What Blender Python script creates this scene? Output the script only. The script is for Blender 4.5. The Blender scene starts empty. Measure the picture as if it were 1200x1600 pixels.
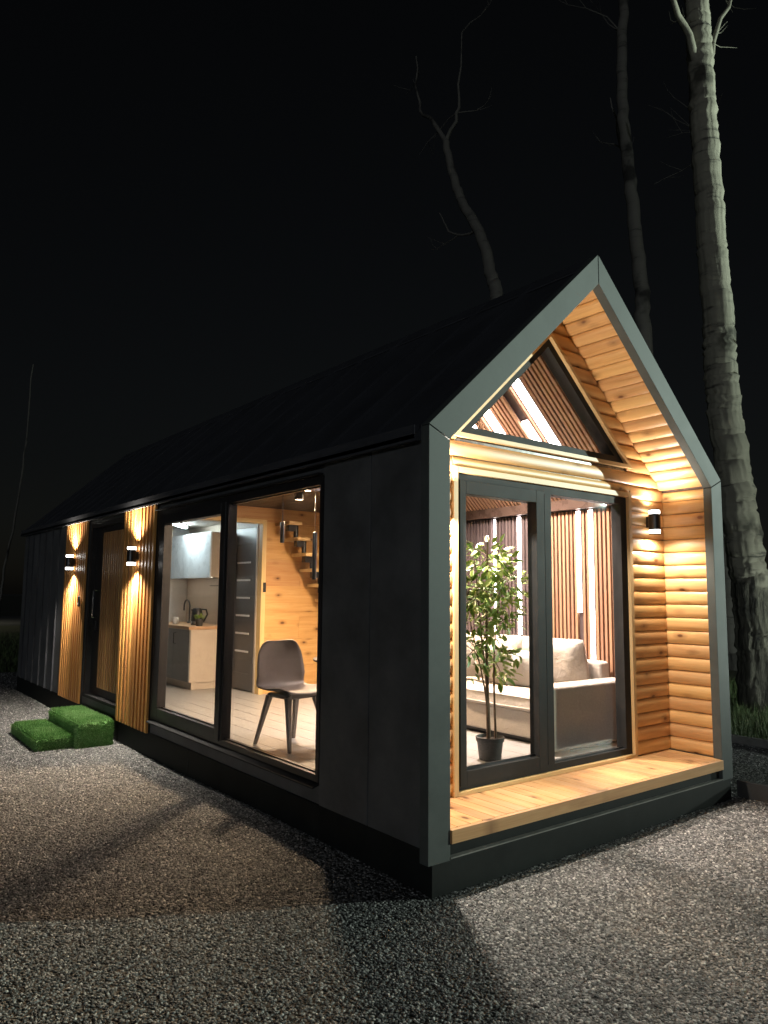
import bpy, math, random
from math import sin, cos, pi, radians, sqrt
from mathutils import Vector, Matrix
random.seed(7)
sc = bpy.context.scene
C = sc.collection

# ---------------------------------------------------------------- camera, sky, light, exposure
cam_d = bpy.data.cameras.new('camera'); cam = bpy.data.objects.new('camera', cam_d); C.objects.link(cam)
cam_d.sensor_fit = 'VERTICAL'; cam_d.sensor_height = 24.0; cam_d.sensor_width = 18.0; cam_d.lens = 17.186
cam_d.clip_start = 0.05; cam_d.clip_end = 2000
cam.matrix_world = Matrix(((0.789799, -0.074743, -0.608795, -2.660063),
                           (-0.613298, -0.081456, -0.78564, -3.028179),
                           (0.009131, 0.99387, -0.110174, 1.6), (0, 0, 0, 1)))
sc.camera = cam
world = bpy.data.worlds.new('World'); sc.world = world; world.use_nodes = True
wn = world.node_tree; bg = wn.nodes['Background']
sky = wn.nodes.new('ShaderNodeTexSky'); sky.sky_type = 'NISHITA'; sky.sun_disc = False
sky.sun_elevation = radians(8); sky.sun_rotation = radians(230)
hsv = wn.nodes.new('ShaderNodeHueSaturation'); hsv.inputs['Saturation'].default_value = 0.45
wn.links.new(sky.outputs[0], hsv.inputs['Color']); wn.links.new(hsv.outputs[0], bg.inputs[0]); bg.inputs[1].default_value = 0.0012
fill_sun_d = bpy.data.lights.new('fill_sun', 'SUN'); fill_sun_d.energy = 0.3; fill_sun_d.angle = radians(0.5); fill_sun_d.color = (0.85, 0.92, 1.0)  # low fill from the left, added to lift the side wall, roof and trees
fill_sun = bpy.data.objects.new('fill_sun', fill_sun_d); C.objects.link(fill_sun)
fill_sun.rotation_euler = Vector((0.75, 0.62, -0.09)).to_track_quat('-Z', 'Y').to_euler()
# the yard floodlight that lights the gable from the right (its mast is built below)
YL = Vector((17.3, -10.0, 4.6))
yl_d = bpy.data.lights.new('floodlight_beam', 'SPOT'); yl_d.energy = 43000; yl_d.color = (0.83, 1.0, 0.88)
yl_d.spot_size = radians(72); yl_d.spot_blend = 1.0; yl_d.shadow_soft_size = 0.09
yl = bpy.data.objects.new('floodlight_beam', yl_d); C.objects.link(yl); yl.location = YL
yl.rotation_euler = Vector((-0.915, 0.40, 0.285)).to_track_quat('-Z', 'Y').to_euler()
sc.view_settings.view_transform = 'Standard'; sc.view_settings.look = 'None'
sc.view_settings.exposure = 0.0; sc.view_settings.gamma = 1.0; sc.view_settings.use_curve_mapping = False
cy = sc.cycles
cy.use_denoising = True; cy.max_bounces = 7; cy.diffuse_bounces = 4; cy.glossy_bounces = 4; cy.transparent_max_bounces = 24
cy.transmission_bounces = 6; cy.caustics_reflective = False; cy.caustics_refractive = False; cy.sample_clamp_indirect = 4.0

# ---------------------------------------------------------------- material helpers
def new_mat(name):
    m = bpy.data.materials.new(name); m.use_nodes = True
    nt = m.node_tree; b = nt.nodes['Principled BSDF']
    return m, nt, b
def N(nt, t, **kw):
    n = nt.nodes.new(t)
    for k, v in kw.items():
        if k.startswith('i_'): n.inputs[k[2:].replace('_', ' ')].default_value = v
        else: setattr(n, k, v)
    return n
def L(nt, a, b): nt.links.new(a, b)
def ramp(nt, fac, stops):
    r = nt.nodes.new('ShaderNodeValToRGB'); e = r.color_ramp.elements
    while len(e) < len(stops): e.new(0.5)
    for i, (p, c) in enumerate(stops):
        e[i].position = p; e[i].color = (c[0], c[1], c[2], 1)
    L(nt, fac, r.inputs[0]); return r
def coords(nt, scale=(1, 1, 1), rnd=True):
    tc = N(nt, 'ShaderNodeTexCoord'); mp = N(nt, 'ShaderNodeMapping'); mp.inputs['Scale'].default_value = scale
    if rnd:
        oi = N(nt, 'ShaderNodeObjectInfo'); mul = N(nt, 'ShaderNodeVectorMath', operation='SCALE')
        mul.inputs[0].default_value = (37.0, 23.0, 11.0); L(nt, oi.outputs['Random'], mul.inputs['Scale'])
        add = N(nt, 'ShaderNodeVectorMath', operation='ADD')
        L(nt, tc.outputs['Object'], add.inputs[0]); L(nt, mul.outputs[0], add.inputs[1]); L(nt, add.outputs[0], mp.inputs[0])
        return mp.outputs[0], oi.outputs['Random'], add.outputs[0]
    L(nt, tc.outputs['Object'], mp.inputs[0]); return mp.outputs[0], None, tc.outputs['Object']
def mathn(nt, op, a, b=None, clamp=False):
    n = N(nt, 'ShaderNodeMath', operation=op, use_clamp=clamp)
    for i, v in enumerate((a, b)):
        if v is None: continue
        if isinstance(v, (int, float)): n.inputs[i].default_value = v
        else: L(nt, v, n.inputs[i])
    return n.outputs[0]
def mixc(nt, fac, a, b, blend='MIX'):
    n = N(nt, 'ShaderNodeMix', data_type='RGBA', blend_type=blend)
    for s, v in ((n.inputs[0], fac), (n.inputs[6], a), (n.inputs[7], b)):
        if isinstance(v, (int, float)): s.default_value = v
        elif isinstance(v, tuple): s.default_value = (v[0], v[1], v[2], 1)
        else: L(nt, v, s)
    return n.outputs[2]
def bump(nt, b, h, strength, dist=0.01):
    n = N(nt, 'ShaderNodeBump'); n.inputs['Strength'].default_value = strength; n.inputs['Distance'].default_value = dist
    L(nt, h, n.inputs['Height']); L(nt, n.outputs[0], b.inputs['Normal'])

def wood(name, light, mid, dark, axis=0, knots=True, rough=0.45, var=0.35, grain=1.0, nrm=1):
    """wood with the grain along the local axis, knots and a tone of its own for each board"""
    m, nt, b = new_mat(name)
    def sv(a, o): v = [o, o, o]; v[axis] = a; return tuple(v)
    p, rnd, raw = coords(nt, sv(1.3, 22))
    n1 = N(nt, 'ShaderNodeTexNoise', i_Scale=1.0, i_Detail=5.0, i_Roughness=0.6, i_Distortion=0.7); L(nt, p, n1.inputs['Vector'])
    mp2 = N(nt, 'ShaderNodeMapping'); mp2.inputs['Scale'].default_value = sv(4, 240); L(nt, raw, mp2.inputs[0])
    n2 = N(nt, 'ShaderNodeTexNoise', i_Scale=1.0, i_Detail=3.0); L(nt, mp2.outputs[0], n2.inputs['Vector'])
    f = mathn(nt, 'ADD', mathn(nt, 'MULTIPLY', n1.outputs[0], 0.75), mathn(nt, 'MULTIPLY', n2.outputs[0], 0.3 * grain))
    col = ramp(nt, f, [(0.30, dark), (0.50, mid), (0.68, light)]).outputs[0]
    if knots:
        mp3 = N(nt, 'ShaderNodeMapping'); k3 = list(sv(4.6, 8.8)); k3[nrm] = 0.4; mp3.inputs['Scale'].default_value = k3; L(nt, raw, mp3.inputs[0])
        v = N(nt, 'ShaderNodeTexVoronoi', i_Scale=1.0); v.inputs['Randomness'].default_value = 1.0
        nz = N(nt, 'ShaderNodeTexNoise', i_Scale=9.0, i_Detail=2.0); L(nt, raw, nz.inputs['Vector'])
        L(nt, mp3.outputs[0], v.inputs['Vector'])
        sepc = N(nt, 'ShaderNodeSeparateColor'); L(nt, v.outputs['Color'], sepc.inputs[0])
        dist = mathn(nt, 'ADD', v.outputs['Distance'], mathn(nt, 'MULTIPLY', nz.outputs[0], 0.08))
        core = ramp(nt, dist, [(0.12, (1, 1, 1)), (0.19, (0.4, 0.4, 0.4)), (0.40, (0, 0, 0))]).outputs[0]
        mask = ramp(nt, sepc.outputs[0], [(0.44, (0, 0, 0)), (0.48, (1, 1, 1))]).outputs[0]
        kf = mathn(nt, 'MULTIPLY', core, mask)
        col = mixc(nt, kf, col, (dark[0] * 0.28, dark[1] * 0.2, dark[2] * 0.16))
    tone = mathn(nt, 'ADD', mathn(nt, 'MULTIPLY', rnd, var), 1.0 - var / 2)
    hv = N(nt, 'ShaderNodeHueSaturation'); L(nt, col, hv.inputs['Color']); L(nt, tone, hv.inputs['Value'])
    hue = mathn(nt, 'ADD', mathn(nt, 'MULTIPLY', rnd, 0.012), 0.494); L(nt, hue, hv.inputs['Hue'])
    L(nt, hv.outputs[0], b.inputs['Base Color'])
    b.inputs['Roughness'].default_value = rough
    bump(nt, b, n2.outputs[0], 0.12, 0.004)
    return m
def plain(name, col, rough=0.6, metal=0.0, var=0.12, nscale=6.0, bscale=None, bstr=0.0, spec=0.5):
    m, nt, b = new_mat(name)
    p, rnd, raw = coords(nt, (1, 1, 1))
    n1 = N(nt, 'ShaderNodeTexNoise', i_Scale=nscale, i_Detail=6.0, i_Roughness=0.65); L(nt, p, n1.inputs['Vector'])
    lo = tuple(c * (1 - var) for c in col); hi = tuple(min(1, c * (1 + var)) for c in col)
    L(nt, ramp(nt, n1.outputs[0], [(0.3, lo), (0.7, hi)]).outputs[0], b.inputs['Base Color'])
    rr = mathn(nt, 'ADD', mathn(nt, 'MULTIPLY', n1.outputs[0], 0.2), rough - 0.1); L(nt, rr, b.inputs['Roughness'])
    b.inputs['Metallic'].default_value = metal; b.inputs['Specular IOR Level'].default_value = spec
    if bscale:
        n2 = N(nt, 'ShaderNodeTexNoise', i_Scale=bscale, i_Detail=3.0); L(nt, p, n2.inputs['Vector']); bump(nt, b, n2.outputs[0], bstr, 0.003)
    return m
def emit(name, col, strength):
    m, nt, b = new_mat(name)
    b.inputs['Base Color'].default_value = (0.8, 0.8, 0.8, 1)
    b.inputs['Emission Color'].default_value = (*col, 1); b.inputs['Emission Strength'].default_value = strength
    return m
def glass(name, tint=(0.96, 0.98, 0.97), wavy=0.0):
    m = bpy.data.materials.new(name); m.use_nodes = True; nt = m.node_tree; nt.nodes.clear()
    out = N(nt, 'ShaderNodeOutputMaterial'); mx = N(nt, 'ShaderNodeMixShader')
    tr = N(nt, 'ShaderNodeBsdfTransparent'); tr.inputs[0].default_value = (*tint, 1)
    gl = N(nt, 'ShaderNodeBsdfGlossy'); gl.inputs['Roughness'].default_value = 0.015
    fr = N(nt, 'ShaderNodeFresnel'); ge = N(nt, 'ShaderNodeNewGeometry')   # same reflectance from both faces of the thin pane
    L(nt, mathn(nt, 'SUBTRACT', 1.45, mathn(nt, 'MULTIPLY', ge.outputs['Backfacing'], 1.45 - 1 / 1.45)), fr.inputs[0])
    if wavy:
        nz = N(nt, 'ShaderNodeTexNoise', i_Scale=3.0); bp = N(nt, 'ShaderNodeBump'); bp.inputs['Strength'].default_value = wavy
        L(nt, nz.outputs[0], bp.inputs['Height']); L(nt, bp.outputs[0], gl.inputs['Normal'])
    L(nt, fr.outputs[0], mx.inputs[0]); L(nt, tr.outputs[0], mx.inputs[1]); L(nt, gl.outputs[0], mx.inputs[2]); L(nt, mx.outputs[0], out.inputs[0])
    return m

M = {}
M['log'] = wood('pine_log', (0.68, 0.40, 0.165), (0.61, 0.335, 0.125), (0.46, 0.22, 0.07), 0, True, 0.45, 0.3)
M['deck'] = wood('pine_deck', (0.62, 0.37, 0.18), (0.54, 0.30, 0.13), (0.40, 0.19, 0.075), 0, True, 0.38, 0.26, 1.0, 2)
M['trim'] = wood('pine_trim', (0.70, 0.50, 0.25), (0.64, 0.43, 0.19), (0.52, 0.32, 0.13), 2, False, 0.5, 0.1)
M['trim_h'] = wood('pine_trim_level', (0.70, 0.50, 0.25), (0.64, 0.43, 0.19), (0.52, 0.32, 0.13), 0, False, 0.5, 0.1)
M['slat'] = wood('larch_slat', (0.52, 0.25, 0.075), (0.47, 0.215, 0.06), (0.39, 0.17, 0.045), 2, False, 0.45, 0.25, 0.6)
M['dslat'] = wood('door_slat', (0.46, 0.25, 0.10), (0.38, 0.195, 0.075), (0.28, 0.135, 0.05), 2, False, 0.4, 0.25)
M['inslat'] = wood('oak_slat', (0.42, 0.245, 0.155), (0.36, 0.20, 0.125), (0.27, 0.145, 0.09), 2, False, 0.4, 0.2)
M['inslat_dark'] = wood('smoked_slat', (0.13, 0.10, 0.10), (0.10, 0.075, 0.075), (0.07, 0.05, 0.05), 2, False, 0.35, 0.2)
M['ply'] = wood('knotty_board', (0.62, 0.36, 0.15), (0.55, 0.29, 0.105), (0.42, 0.20, 0.07), 0, True, 0.5, 0.2)
M['loft'] = wood('dark_stained_board', (0.035, 0.026, 0.022), (0.026, 0.02, 0.016), (0.018, 0.013, 0.011), 1, False, 0.4, 0.2)
M['beam'] = plain('dark_varnished_beam', (0.07, 0.045, 0.035), 0.28, 0, 0.25, 9, 14, 0.25)
M['clad'] = plain('black_wall_panel', (0.080, 0.082, 0.084), 0.6, 0, 0.35, 2.2, 160, 0.10, 0.25)
M['plinth'] = plain('black_plinth_sheet', (0.014, 0.0155, 0.0145), 0.65, 0, 0.3, 4, 120, 0.1, 0.12)
M['roof'] = plain('black_roof_sheet', (0.046, 0.048, 0.054), 0.42, 0.0, 0.2, 2, 60, 0.08)
M['portal'] = plain('grey_green_sheet', (0.074, 0.082, 0.078), 0.62, 0.0, 0.14, 5, 220, 0.06, 0.12)
M['frame'] = plain('anthracite_frame', (0.022, 0.0225, 0.023), 0.6, 0.0, 0.2, 8, 240, 0.05, 0.1)
M['frame_blk'] = plain('black_frame', (0.018, 0.017, 0.018), 0.4, 0.0, 0.2, 8, 240, 0.05)
M['seal'] = plain('rubber_seal', (0.008, 0.008, 0.008), 0.7)
M['glass'] = glass('window_glass')
M['floor'] = wood('pale_laminate', (0.29, 0.285, 0.285), (0.262, 0.255, 0.253), (0.22, 0.21, 0.206), 1, False, 0.38, 0.05)
M['beige'] = plain('beige_board', (0.50, 0.43, 0.36), 0.5, 0, 0.06)
M['inner'] = plain('pale_inner_wall', (0.48, 0.46, 0.44), 0.6, 0, 0.05)
M['marble'] = plain('pale_stone_board', (0.62, 0.60, 0.58), 0.3, 0, 0.2, 2.5)
M['white'] = plain('white_lacquer', (0.76, 0.78, 0.80), 0.28, 0, 0.02)
M['greyfront'] = plain('grey_cabinet_front', (0.13, 0.14, 0.145), 0.4, 0, 0.06)
M['oaktop'] = wood('oak_worktop', (0.55, 0.37, 0.21), (0.48, 0.30, 0.16), (0.36, 0.21, 0.10), 1, False, 0.4, 0.1)
M['ddoor'] = plain('dark_grey_door', (0.07, 0.072, 0.082), 0.38, 0, 0.15, 12)
M['frost'] = plain('frosted_glass', (0.78, 0.80, 0.84), 0.3, 0, 0.03)
M['black'] = plain('black_metal', (0.015, 0.015, 0.016), 0.35, 0.0, 0.2)
M['steel'] = plain('brushed_steel', (0.55, 0.55, 0.56), 0.25, 1.0, 0.1)
M['dsteel'] = plain('dark_steel', (0.10, 0.10, 0.105), 0.3, 0.9, 0.1)
M['chair'] = plain('taupe_plastic', (0.15, 0.122, 0.108), 0.5, 0, 0.05, 30, 500, 0.08)
M['tabletop'] = plain('dark_table_top', (0.05, 0.04, 0.036), 0.3)
M['fabric'] = plain('greige_linen', (0.54, 0.485, 0.43), 0.9, 0, 0.08, 60, 420, 0.35, 0.2)
M['fabric_lt'] = plain('cream_linen', (0.74, 0.69, 0.63), 0.9, 0, 0.06, 60, 420, 0.35, 0.2)
M['pot'] = plain('grey_black_pot', (0.045, 0.043, 0.042), 0.55, 0, 0.25, 14)
M['soil'] = plain('potting_soil', (0.03, 0.022, 0.016), 0.95, 0, 0.4, 80, 90, 0.8)
M['stem'] = plain('brown_stem', (0.16, 0.10, 0.06), 0.8, 0, 0.3, 40, 60, 0.4)
M['led'] = emit('white_led', (1.0, 0.85, 0.84), 26.0)
M['glow'] = emit('lamp_diffuser', (1.0, 0.96, 0.90), 16.0)
M['tube'] = emit('cool_tube', (0.80, 0.95, 1.0), 130.0)
M['bollard'] = emit('fill_bollard_diffuser', (0.88, 1.0, 0.90), 4500.0)  # glow of the added, unseen bollard
M['under'] = emit('under_cabinet_light', (1.0, 0.88, 0.74), 14.0)
M['bulb'] = emit('warm_lamp_face', (1.0, 0.72, 0.45), 12.0)
M['road'] = plain('pale_road', (0.16, 0.155, 0.14), 0.85, 0, 0.2, 3)
M['edging'] = plain('weathered_edging', (0.16, 0.155, 0.14), 0.8, 0, 0.3, 8, 60, 0.4)
M['board'] = plain('black_ground_board', (0.03, 0.03, 0.03), 0.7, 0, 0.3, 8, 60, 0.3)

for k_ in ('fabric', 'fabric_lt'):
    for n_ in M[k_].node_tree.nodes:          # broad soft creases in the cloth
        if n_.type == 'BUMP': n_.inputs['Distance'].default_value = 0.03; n_.inputs['Strength'].default_value = 0.3
        if n_.type == 'TEX_NOISE' and n_.inputs['Scale'].default_value > 100: n_.inputs['Scale'].default_value = 11.0; n_.inputs['Distortion'].default_value = 0.8
def stone_mat():
    m, nt, b = new_mat('crushed_stone')
    oi = N(nt, 'ShaderNodeObjectInfo'); p, _, raw = coords(nt, (1, 1, 1))
    n1 = N(nt, 'ShaderNodeTexNoise', i_Scale=70.0, i_Detail=4.0); L(nt, p, n1.inputs['Vector'])
    col = ramp(nt, oi.outputs['Random'], [(0.0, (0.04, 0.04, 0.04)), (0.35, (0.125, 0.125, 0.122)), (0.7, (0.26, 0.26, 0.25)), (0.92, (0.45, 0.44, 0.42)), (1.0, (0.68, 0.66, 0.62))]).outputs[0]
    v = ramp(nt, n1.outputs[0], [(0.3, (0.7, 0.7, 0.7)), (0.7, (1.2, 1.2, 1.2))]).outputs[0]
    L(nt, mixc(nt, 1.0, col, v, 'MULTIPLY'), b.inputs['Base Color']); b.inputs['Roughness'].default_value = 0.75
    bump(nt, b, n1.outputs[0], 0.4, 0.002)
    return m
def gravel_ground():
    m, nt, b = new_mat('gravel_bed')
    p, _, raw = coords(nt, (1, 1, 1), False)
    v = N(nt, 'ShaderNodeTexVoronoi', i_Scale=55.0); L(nt, p, v.inputs['Vector'])
    n1 = N(nt, 'ShaderNodeTexNoise', i_Scale=0.8, i_Detail=5.0); L(nt, p, n1.inputs['Vector'])
    sp = N(nt, 'ShaderNodeSeparateColor'); L(nt, v.outputs['Color'], sp.inputs[0])
    c1 = ramp(nt, sp.outputs[0], [(0.0, (0.03, 0.03, 0.03)), (0.6, (0.11, 0.11, 0.107)), (1.0, (0.24, 0.235, 0.22))]).outputs[0]
    L(nt, mixc(nt, 1.0, c1, ramp(nt, n1.outputs[0], [(0.3, (0.75, 0.75, 0.75)), (0.7, (1.1, 1.1, 1.1))]).outputs[0], 'MULTIPLY'), b.inputs['Base Color'])
    b.inputs['Roughness'].default_value = 0.9
    bump(nt, b, mathn(nt, 'SUBTRACT', 1.0, v.outputs['Distance']), 0.8, 0.012)
    return m
def field_mat():
    m, nt, b = new_mat('rough_grass_field')
    p, _, raw = coords(nt, (1, 1, 1), False)
    n1 = N(nt, 'ShaderNodeTexNoise', i_Scale=0.5, i_Detail=8.0, i_Roughness=0.7); L(nt, p, n1.inputs['Vector'])
    n2 = N(nt, 'ShaderNodeTexNoise', i_Scale=9.0, i_Detail=6.0, i_Roughness=0.7); L(nt, p, n2.inputs['Vector'])
    f = mathn(nt, 'ADD', mathn(nt, 'MULTIPLY', n1.outputs[0], 0.5), mathn(nt, 'MULTIPLY', n2.outputs[0], 0.5))
    L(nt, ramp(nt, f, [(0.35, (0.03, 0.03, 0.016)), (0.5, (0.055, 0.06, 0.025)), (0.66, (0.11, 0.10, 0.05))]).outputs[0], b.inputs['Base Color'])
    b.inputs['Roughness'].default_value = 0.95; bump(nt, b, n2.outputs[0], 1.0, 0.08)
    return m
def bark_mat(name, pale, dark, furrow):
    m, nt, b = new_mat(name)
    tc = N(nt, 'ShaderNodeTexCoord')
    mp = N(nt, 'ShaderNodeMapping'); mp.inputs['Scale'].default_value = (9, 9, 1.6); L(nt, tc.outputs['Object'], mp.inputs[0])
    n1 = N(nt, 'ShaderNodeTexNoise', i_Scale=1.6, i_Detail=8.0, i_Roughness=0.7, i_Distortion=0.5); L(nt, mp.outputs[0], n1.inputs['Vector'])
    mp2 = N(nt, 'ShaderNodeMapping'); mp2.inputs['Scale'].default_value = (1.5, 1.5, 11); L(nt, tc.outputs['Object'], mp2.inputs[0])
    n2 = N(nt, 'ShaderNodeTexNoise', i_Scale=1.0, i_Detail=6.0, i_Roughness=0.7); L(nt, mp2.outputs[0], n2.inputs['Vector'])
    n3 = N(nt, 'ShaderNodeTexNoise', i_Scale=1.1, i_Detail=4.0, i_Roughness=0.6); L(nt, tc.outputs['Object'], n3.inputs['Vector'])
    smooth = ramp(nt, n2.outputs[0], [(0.34, dark), (0.42, pale), (0.75, tuple(min(1, c * 1.2) for c in pale))]).outputs[0]
    blotch = ramp(nt, n3.outputs[0], [(0.36, tuple(c * 1.2 for c in dark)), (0.44, (1, 1, 1))]).outputs[0]
    upper = mixc(nt, 0.85, smooth, blotch, 'MULTIPLY')
    lower = ramp(nt, n1.outputs[0], [(0.38, tuple(c * 0.4 for c in dark)), (0.52, tuple(0.5 * c for c in pale)), (0.7, pale)]).outputs[0]
    sep = N(nt, 'ShaderNodeSeparateXYZ'); L(nt, tc.outputs['Object'], sep.inputs[0])
    zf = mathn(nt, 'ADD', mathn(nt, 'MULTIPLY', sep.outputs[2], 1.0 / max(furrow, 0.01)), mathn(nt, 'MULTIPLY', n3.outputs[0], 0.6))
    fac = ramp(nt, zf, [(0.95, (0, 0, 0)), (1.35, (1, 1, 1))]).outputs[0]
    L(nt, mixc(nt, fac, lower, upper), b.inputs['Base Color']); b.inputs['Roughness'].default_value = 0.9
    h = mathn(nt, 'MULTIPLY', n1.outputs[0], mathn(nt, 'SUBTRACT', 1.15, fac)); bump(nt, b, h, 1.0, 0.06)
    return m
def turf_mat():
    m, nt, b = new_mat('artificial_turf')
    p, rnd, raw = coords(nt, (1, 1, 1), False)
    n1 = N(nt, 'ShaderNodeTexNoise', i_Scale=90.0, i_Detail=2.0); L(nt, p, n1.inputs['Vector'])
    n2 = N(nt, 'ShaderNodeTexNoise', i_Scale=5.0, i_Detail=3.0); L(nt, p, n2.inputs['Vector'])
    f = mathn(nt, 'ADD', mathn(nt, 'MULTIPLY', n1.outputs[0], 0.6), mathn(nt, 'MULTIPLY', n2.outputs[0], 0.4))
    L(nt, ramp(nt, f, [(0.35, (0.10, 0.22, 0.06)), (0.5, (0.18, 0.36, 0.12)), (0.65, (0.33, 0.50, 0.23))]).outputs[0], b.inputs['Base Color'])
    b.inputs['Roughness'].default_value = 0.95; b.inputs['Specular IOR Level'].default_value = 0.05
    return m
def leaf_mat():
    m, nt, b = new_mat('variegated_leaf')
    tc = N(nt, 'ShaderNodeTexCoord'); oi = N(nt, 'ShaderNodeObjectInfo')
    uv = N(nt, 'ShaderNodeUVMap'); sep = N(nt, 'ShaderNodeSeparateXYZ'); L(nt, uv.outputs[0], sep.inputs[0])
    nz = N(nt, 'ShaderNodeTexNoise', i_Scale=45.0, i_Detail=2.0); L(nt, tc.outputs['Object'], nz.inputs['Vector'])
    edge = mathn(nt, 'ADD', mathn(nt, 'ABSOLUTE', mathn(nt, 'SUBTRACT', sep.outputs[0], 0.5)), mathn(nt, 'MULTIPLY', mathn(nt, 'SUBTRACT', nz.outputs[0], 0.5), 0.35))
    g = ramp(nt, oi.outputs['Random'], [(0.0, (0.14, 0.27, 0.04)), (0.6, (0.25, 0.38, 0.06)), (1.0, (0.38, 0.46, 0.10))]).outputs[0]
    pale = ramp(nt, edge, [(0.24, (0, 0, 0)), (0.40, (1, 1, 1))]).outputs[0]
    L(nt, mixc(nt, mathn(nt, 'MULTIPLY', pale, 0.85), g, (0.55, 0.57, 0.21)), b.inputs['Base Color'])
    b.inputs['Roughness'].default_value = 0.4
    return m
def grass_mat():
    m, nt, b = new_mat('grass_blades')
    p, rnd, raw = coords(nt, (1, 1, 1), False)
    n1 = N(nt, 'ShaderNodeTexNoise', i_Scale=40.0, i_Detail=2.0); L(nt, p, n1.inputs['Vector'])
    L(nt, ramp(nt, n1.outputs[0], [(0.35, (0.03, 0.06, 0.015)), (0.55, (0.06, 0.10, 0.025)), (0.7, (0.16, 0.15, 0.07))]).outputs[0], b.inputs['Base Color'])
    b.inputs['Roughness'].default_value = 0.7
    return m
M['stone'] = stone_mat(); M['gbed'] = gravel_ground(); M['field'] = field_mat(); M['turf'] = turf_mat(); M['leaf'] = leaf_mat(); M['grass'] = grass_mat()
M['aspen'] = bark_mat('aspen_bark', (0.20, 0.19, 0.145), (0.055, 0.052, 0.042), 3.0)
M['birch'] = bark_mat('pale_bark', (0.105, 0.10, 0.085), (0.03, 0.028, 0.024), 0.6)

# ---------------------------------------------------------------- mesh helpers
class MB:
    def __init__(s): s.v = []; s.f = []; s.uv = None
    def box(s, x0, x1, y0, y1, z0, z1):
        n = len(s.v)
        s.v += [(x0, y0, z0), (x1, y0, z0), (x1, y1, z0), (x0, y1, z0), (x0, y0, z1), (x1, y0, z1), (x1, y1, z1), (x0, y1, z1)]
        s.f += [tuple(n + i for i in q) for q in ((3, 2, 1, 0), (4, 5, 6, 7), (0, 1, 5, 4), (1, 2, 6, 5), (2, 3, 7, 6), (3, 0, 4, 7))]
        return s
    def prism(s, poly, axis, a, b):
        """2-D polygon pulled along an axis; poly gives the two other coordinates in xyz order"""
        n = len(s.v); k = len(poly)
        def pt(p, t):
            q = list(p); q.insert(axis, t); return tuple(q)
        s.v += [pt(p, a) for p in poly] + [pt(p, b) for p in poly]
        ar = sum(poly[i][0] * poly[(i + 1) % k][1] - poly[(i + 1) % k][0] * poly[i][1] for i in range(k))
        flip = (ar > 0) != (axis == 1)
        A = tuple(range(n, n + k)); B = tuple(range(n + k, n + 2 * k))
        s.f += [A[::-1] if flip else A, B if flip else B[::-1]]
        for i in range(k):
            j = (i + 1) % k; q = (n + i, n + j, n + k + j, n + k + i); s.f.append(q if flip else q[::-1])
        return s
    def tube(s, path, radii, n=10, cap=True):
        path = [Vector(p) for p in path]; base = len(s.v); prev = None
        if not hasattr(radii, '__len__'): radii = [radii] * len(path)
        for i, p in enumerate(path):
            t = (path[min(i + 1, len(path) - 1)] - path[max(i - 1, 0)]).normalized()
            if prev is None:
                r = Vector((1, 0, 0)) if abs(t.x) < 0.9 else Vector((0, 1, 0))
                u = (r - t * r.dot(t)).normalized()
            else: u = (prev - t * prev.dot(t)).normalized()
            prev = u; w = t.cross(u)
            for k in range(n):
                a = 2 * pi * k / n; s.v.append(tuple(p + (u * cos(a) + w * sin(a)) * radii[i]))
        for i in range(len(path) - 1):
            for k in range(n):
                k2 = (k + 1) % n; s.f.append((base + i * n + k, base + i * n + k2, base + (i + 1) * n + k2, base + (i + 1) * n + k))
        if cap:
            s.f.append(tuple(base + k for k in range(n))[::-1]); s.f.append(tuple(base + (len(path) - 1) * n + k for k in range(n)))
        return s
    def lathe(s, prof, c=(0, 0, 0), n=24):
        base = len(s.v)
        for r, z in prof:
            for k in range(n):
                a = 2 * pi * k / n; s.v.append((c[0] + r * cos(a), c[1] + r * sin(a), c[2] + z))
        for i in range(len(prof) - 1):
            for k in range(n):
                k2 = (k + 1) % n; s.f.append((base + i * n + k, base + i * n + k2, base + (i + 1) * n + k2, base + (i + 1) * n + k))
        if prof[0][0] > 1e-4: s.f.append(tuple(base + k for k in range(n))[::-1])
        if prof[-1][0] > 1e-4: s.f.append(tuple(base + (len(prof) - 1) * n + k for k in range(n)))
        return s
    def mesh(s, name, smooth=None):
        me = bpy.data.meshes.new(name); me.from_pydata(s.v, [], s.f)
        if smooth is not None:
            me.polygons.foreach_set('use_smooth', [True] * len(me.polygons)); me.set_sharp_from_angle(angle=radians(smooth))
        me.update(); return me
def Box(*a): return MB().box(*a)
def ob(name, mb, mat, parent=None, smooth=None, bevel=0.0, mw=None, loc=None, rz=0.0):
    me = mb if isinstance(mb, bpy.types.Mesh) else mb.mesh(name, smooth)
    if not me.materials: me.materials.append(M[mat] if isinstance(mat, str) else mat)
    o = bpy.data.objects.new(name, me); C.objects.link(o)
    if parent is not None:
        o.parent = parent
        if parent.get('_t') is not None:
            o.matrix_parent_inverse = Matrix.Translation(-Vector(parent['_t']))
    if mw is not None: o.matrix_basis = mw
    if loc is not None: o.location = loc
    if rz: o.rotation_euler.z = rz
    if bevel:
        b = o.modifiers.new('bevel', 'BEVEL'); b.width = bevel; b.segments = 2; b.limit_method = 'ANGLE'
        me.polygons.foreach_set('use_smooth', [True] * len(me.polygons)); b.harden_normals = True
    return o
def tag(o, label, cat, group=None, kind=None):
    if label: o['label'] = label
    if cat: o['category'] = cat
    if group: o['group'] = group
    if kind: o['kind'] = kind
    return o
def thing(name, label, cat, loc=(0, 0, 0), group=None, world=True, rz=0.0):
    """an Empty at the thing's base; with world=True its parts are given in world coordinates"""
    o = bpy.data.objects.new(name, None); C.objects.link(o); o.location = loc; o.rotation_euler.z = rz; o.empty_display_size = 0.2
    if world: o['_t'] = tuple(loc)
    return tag(o, label, cat, group)
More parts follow.
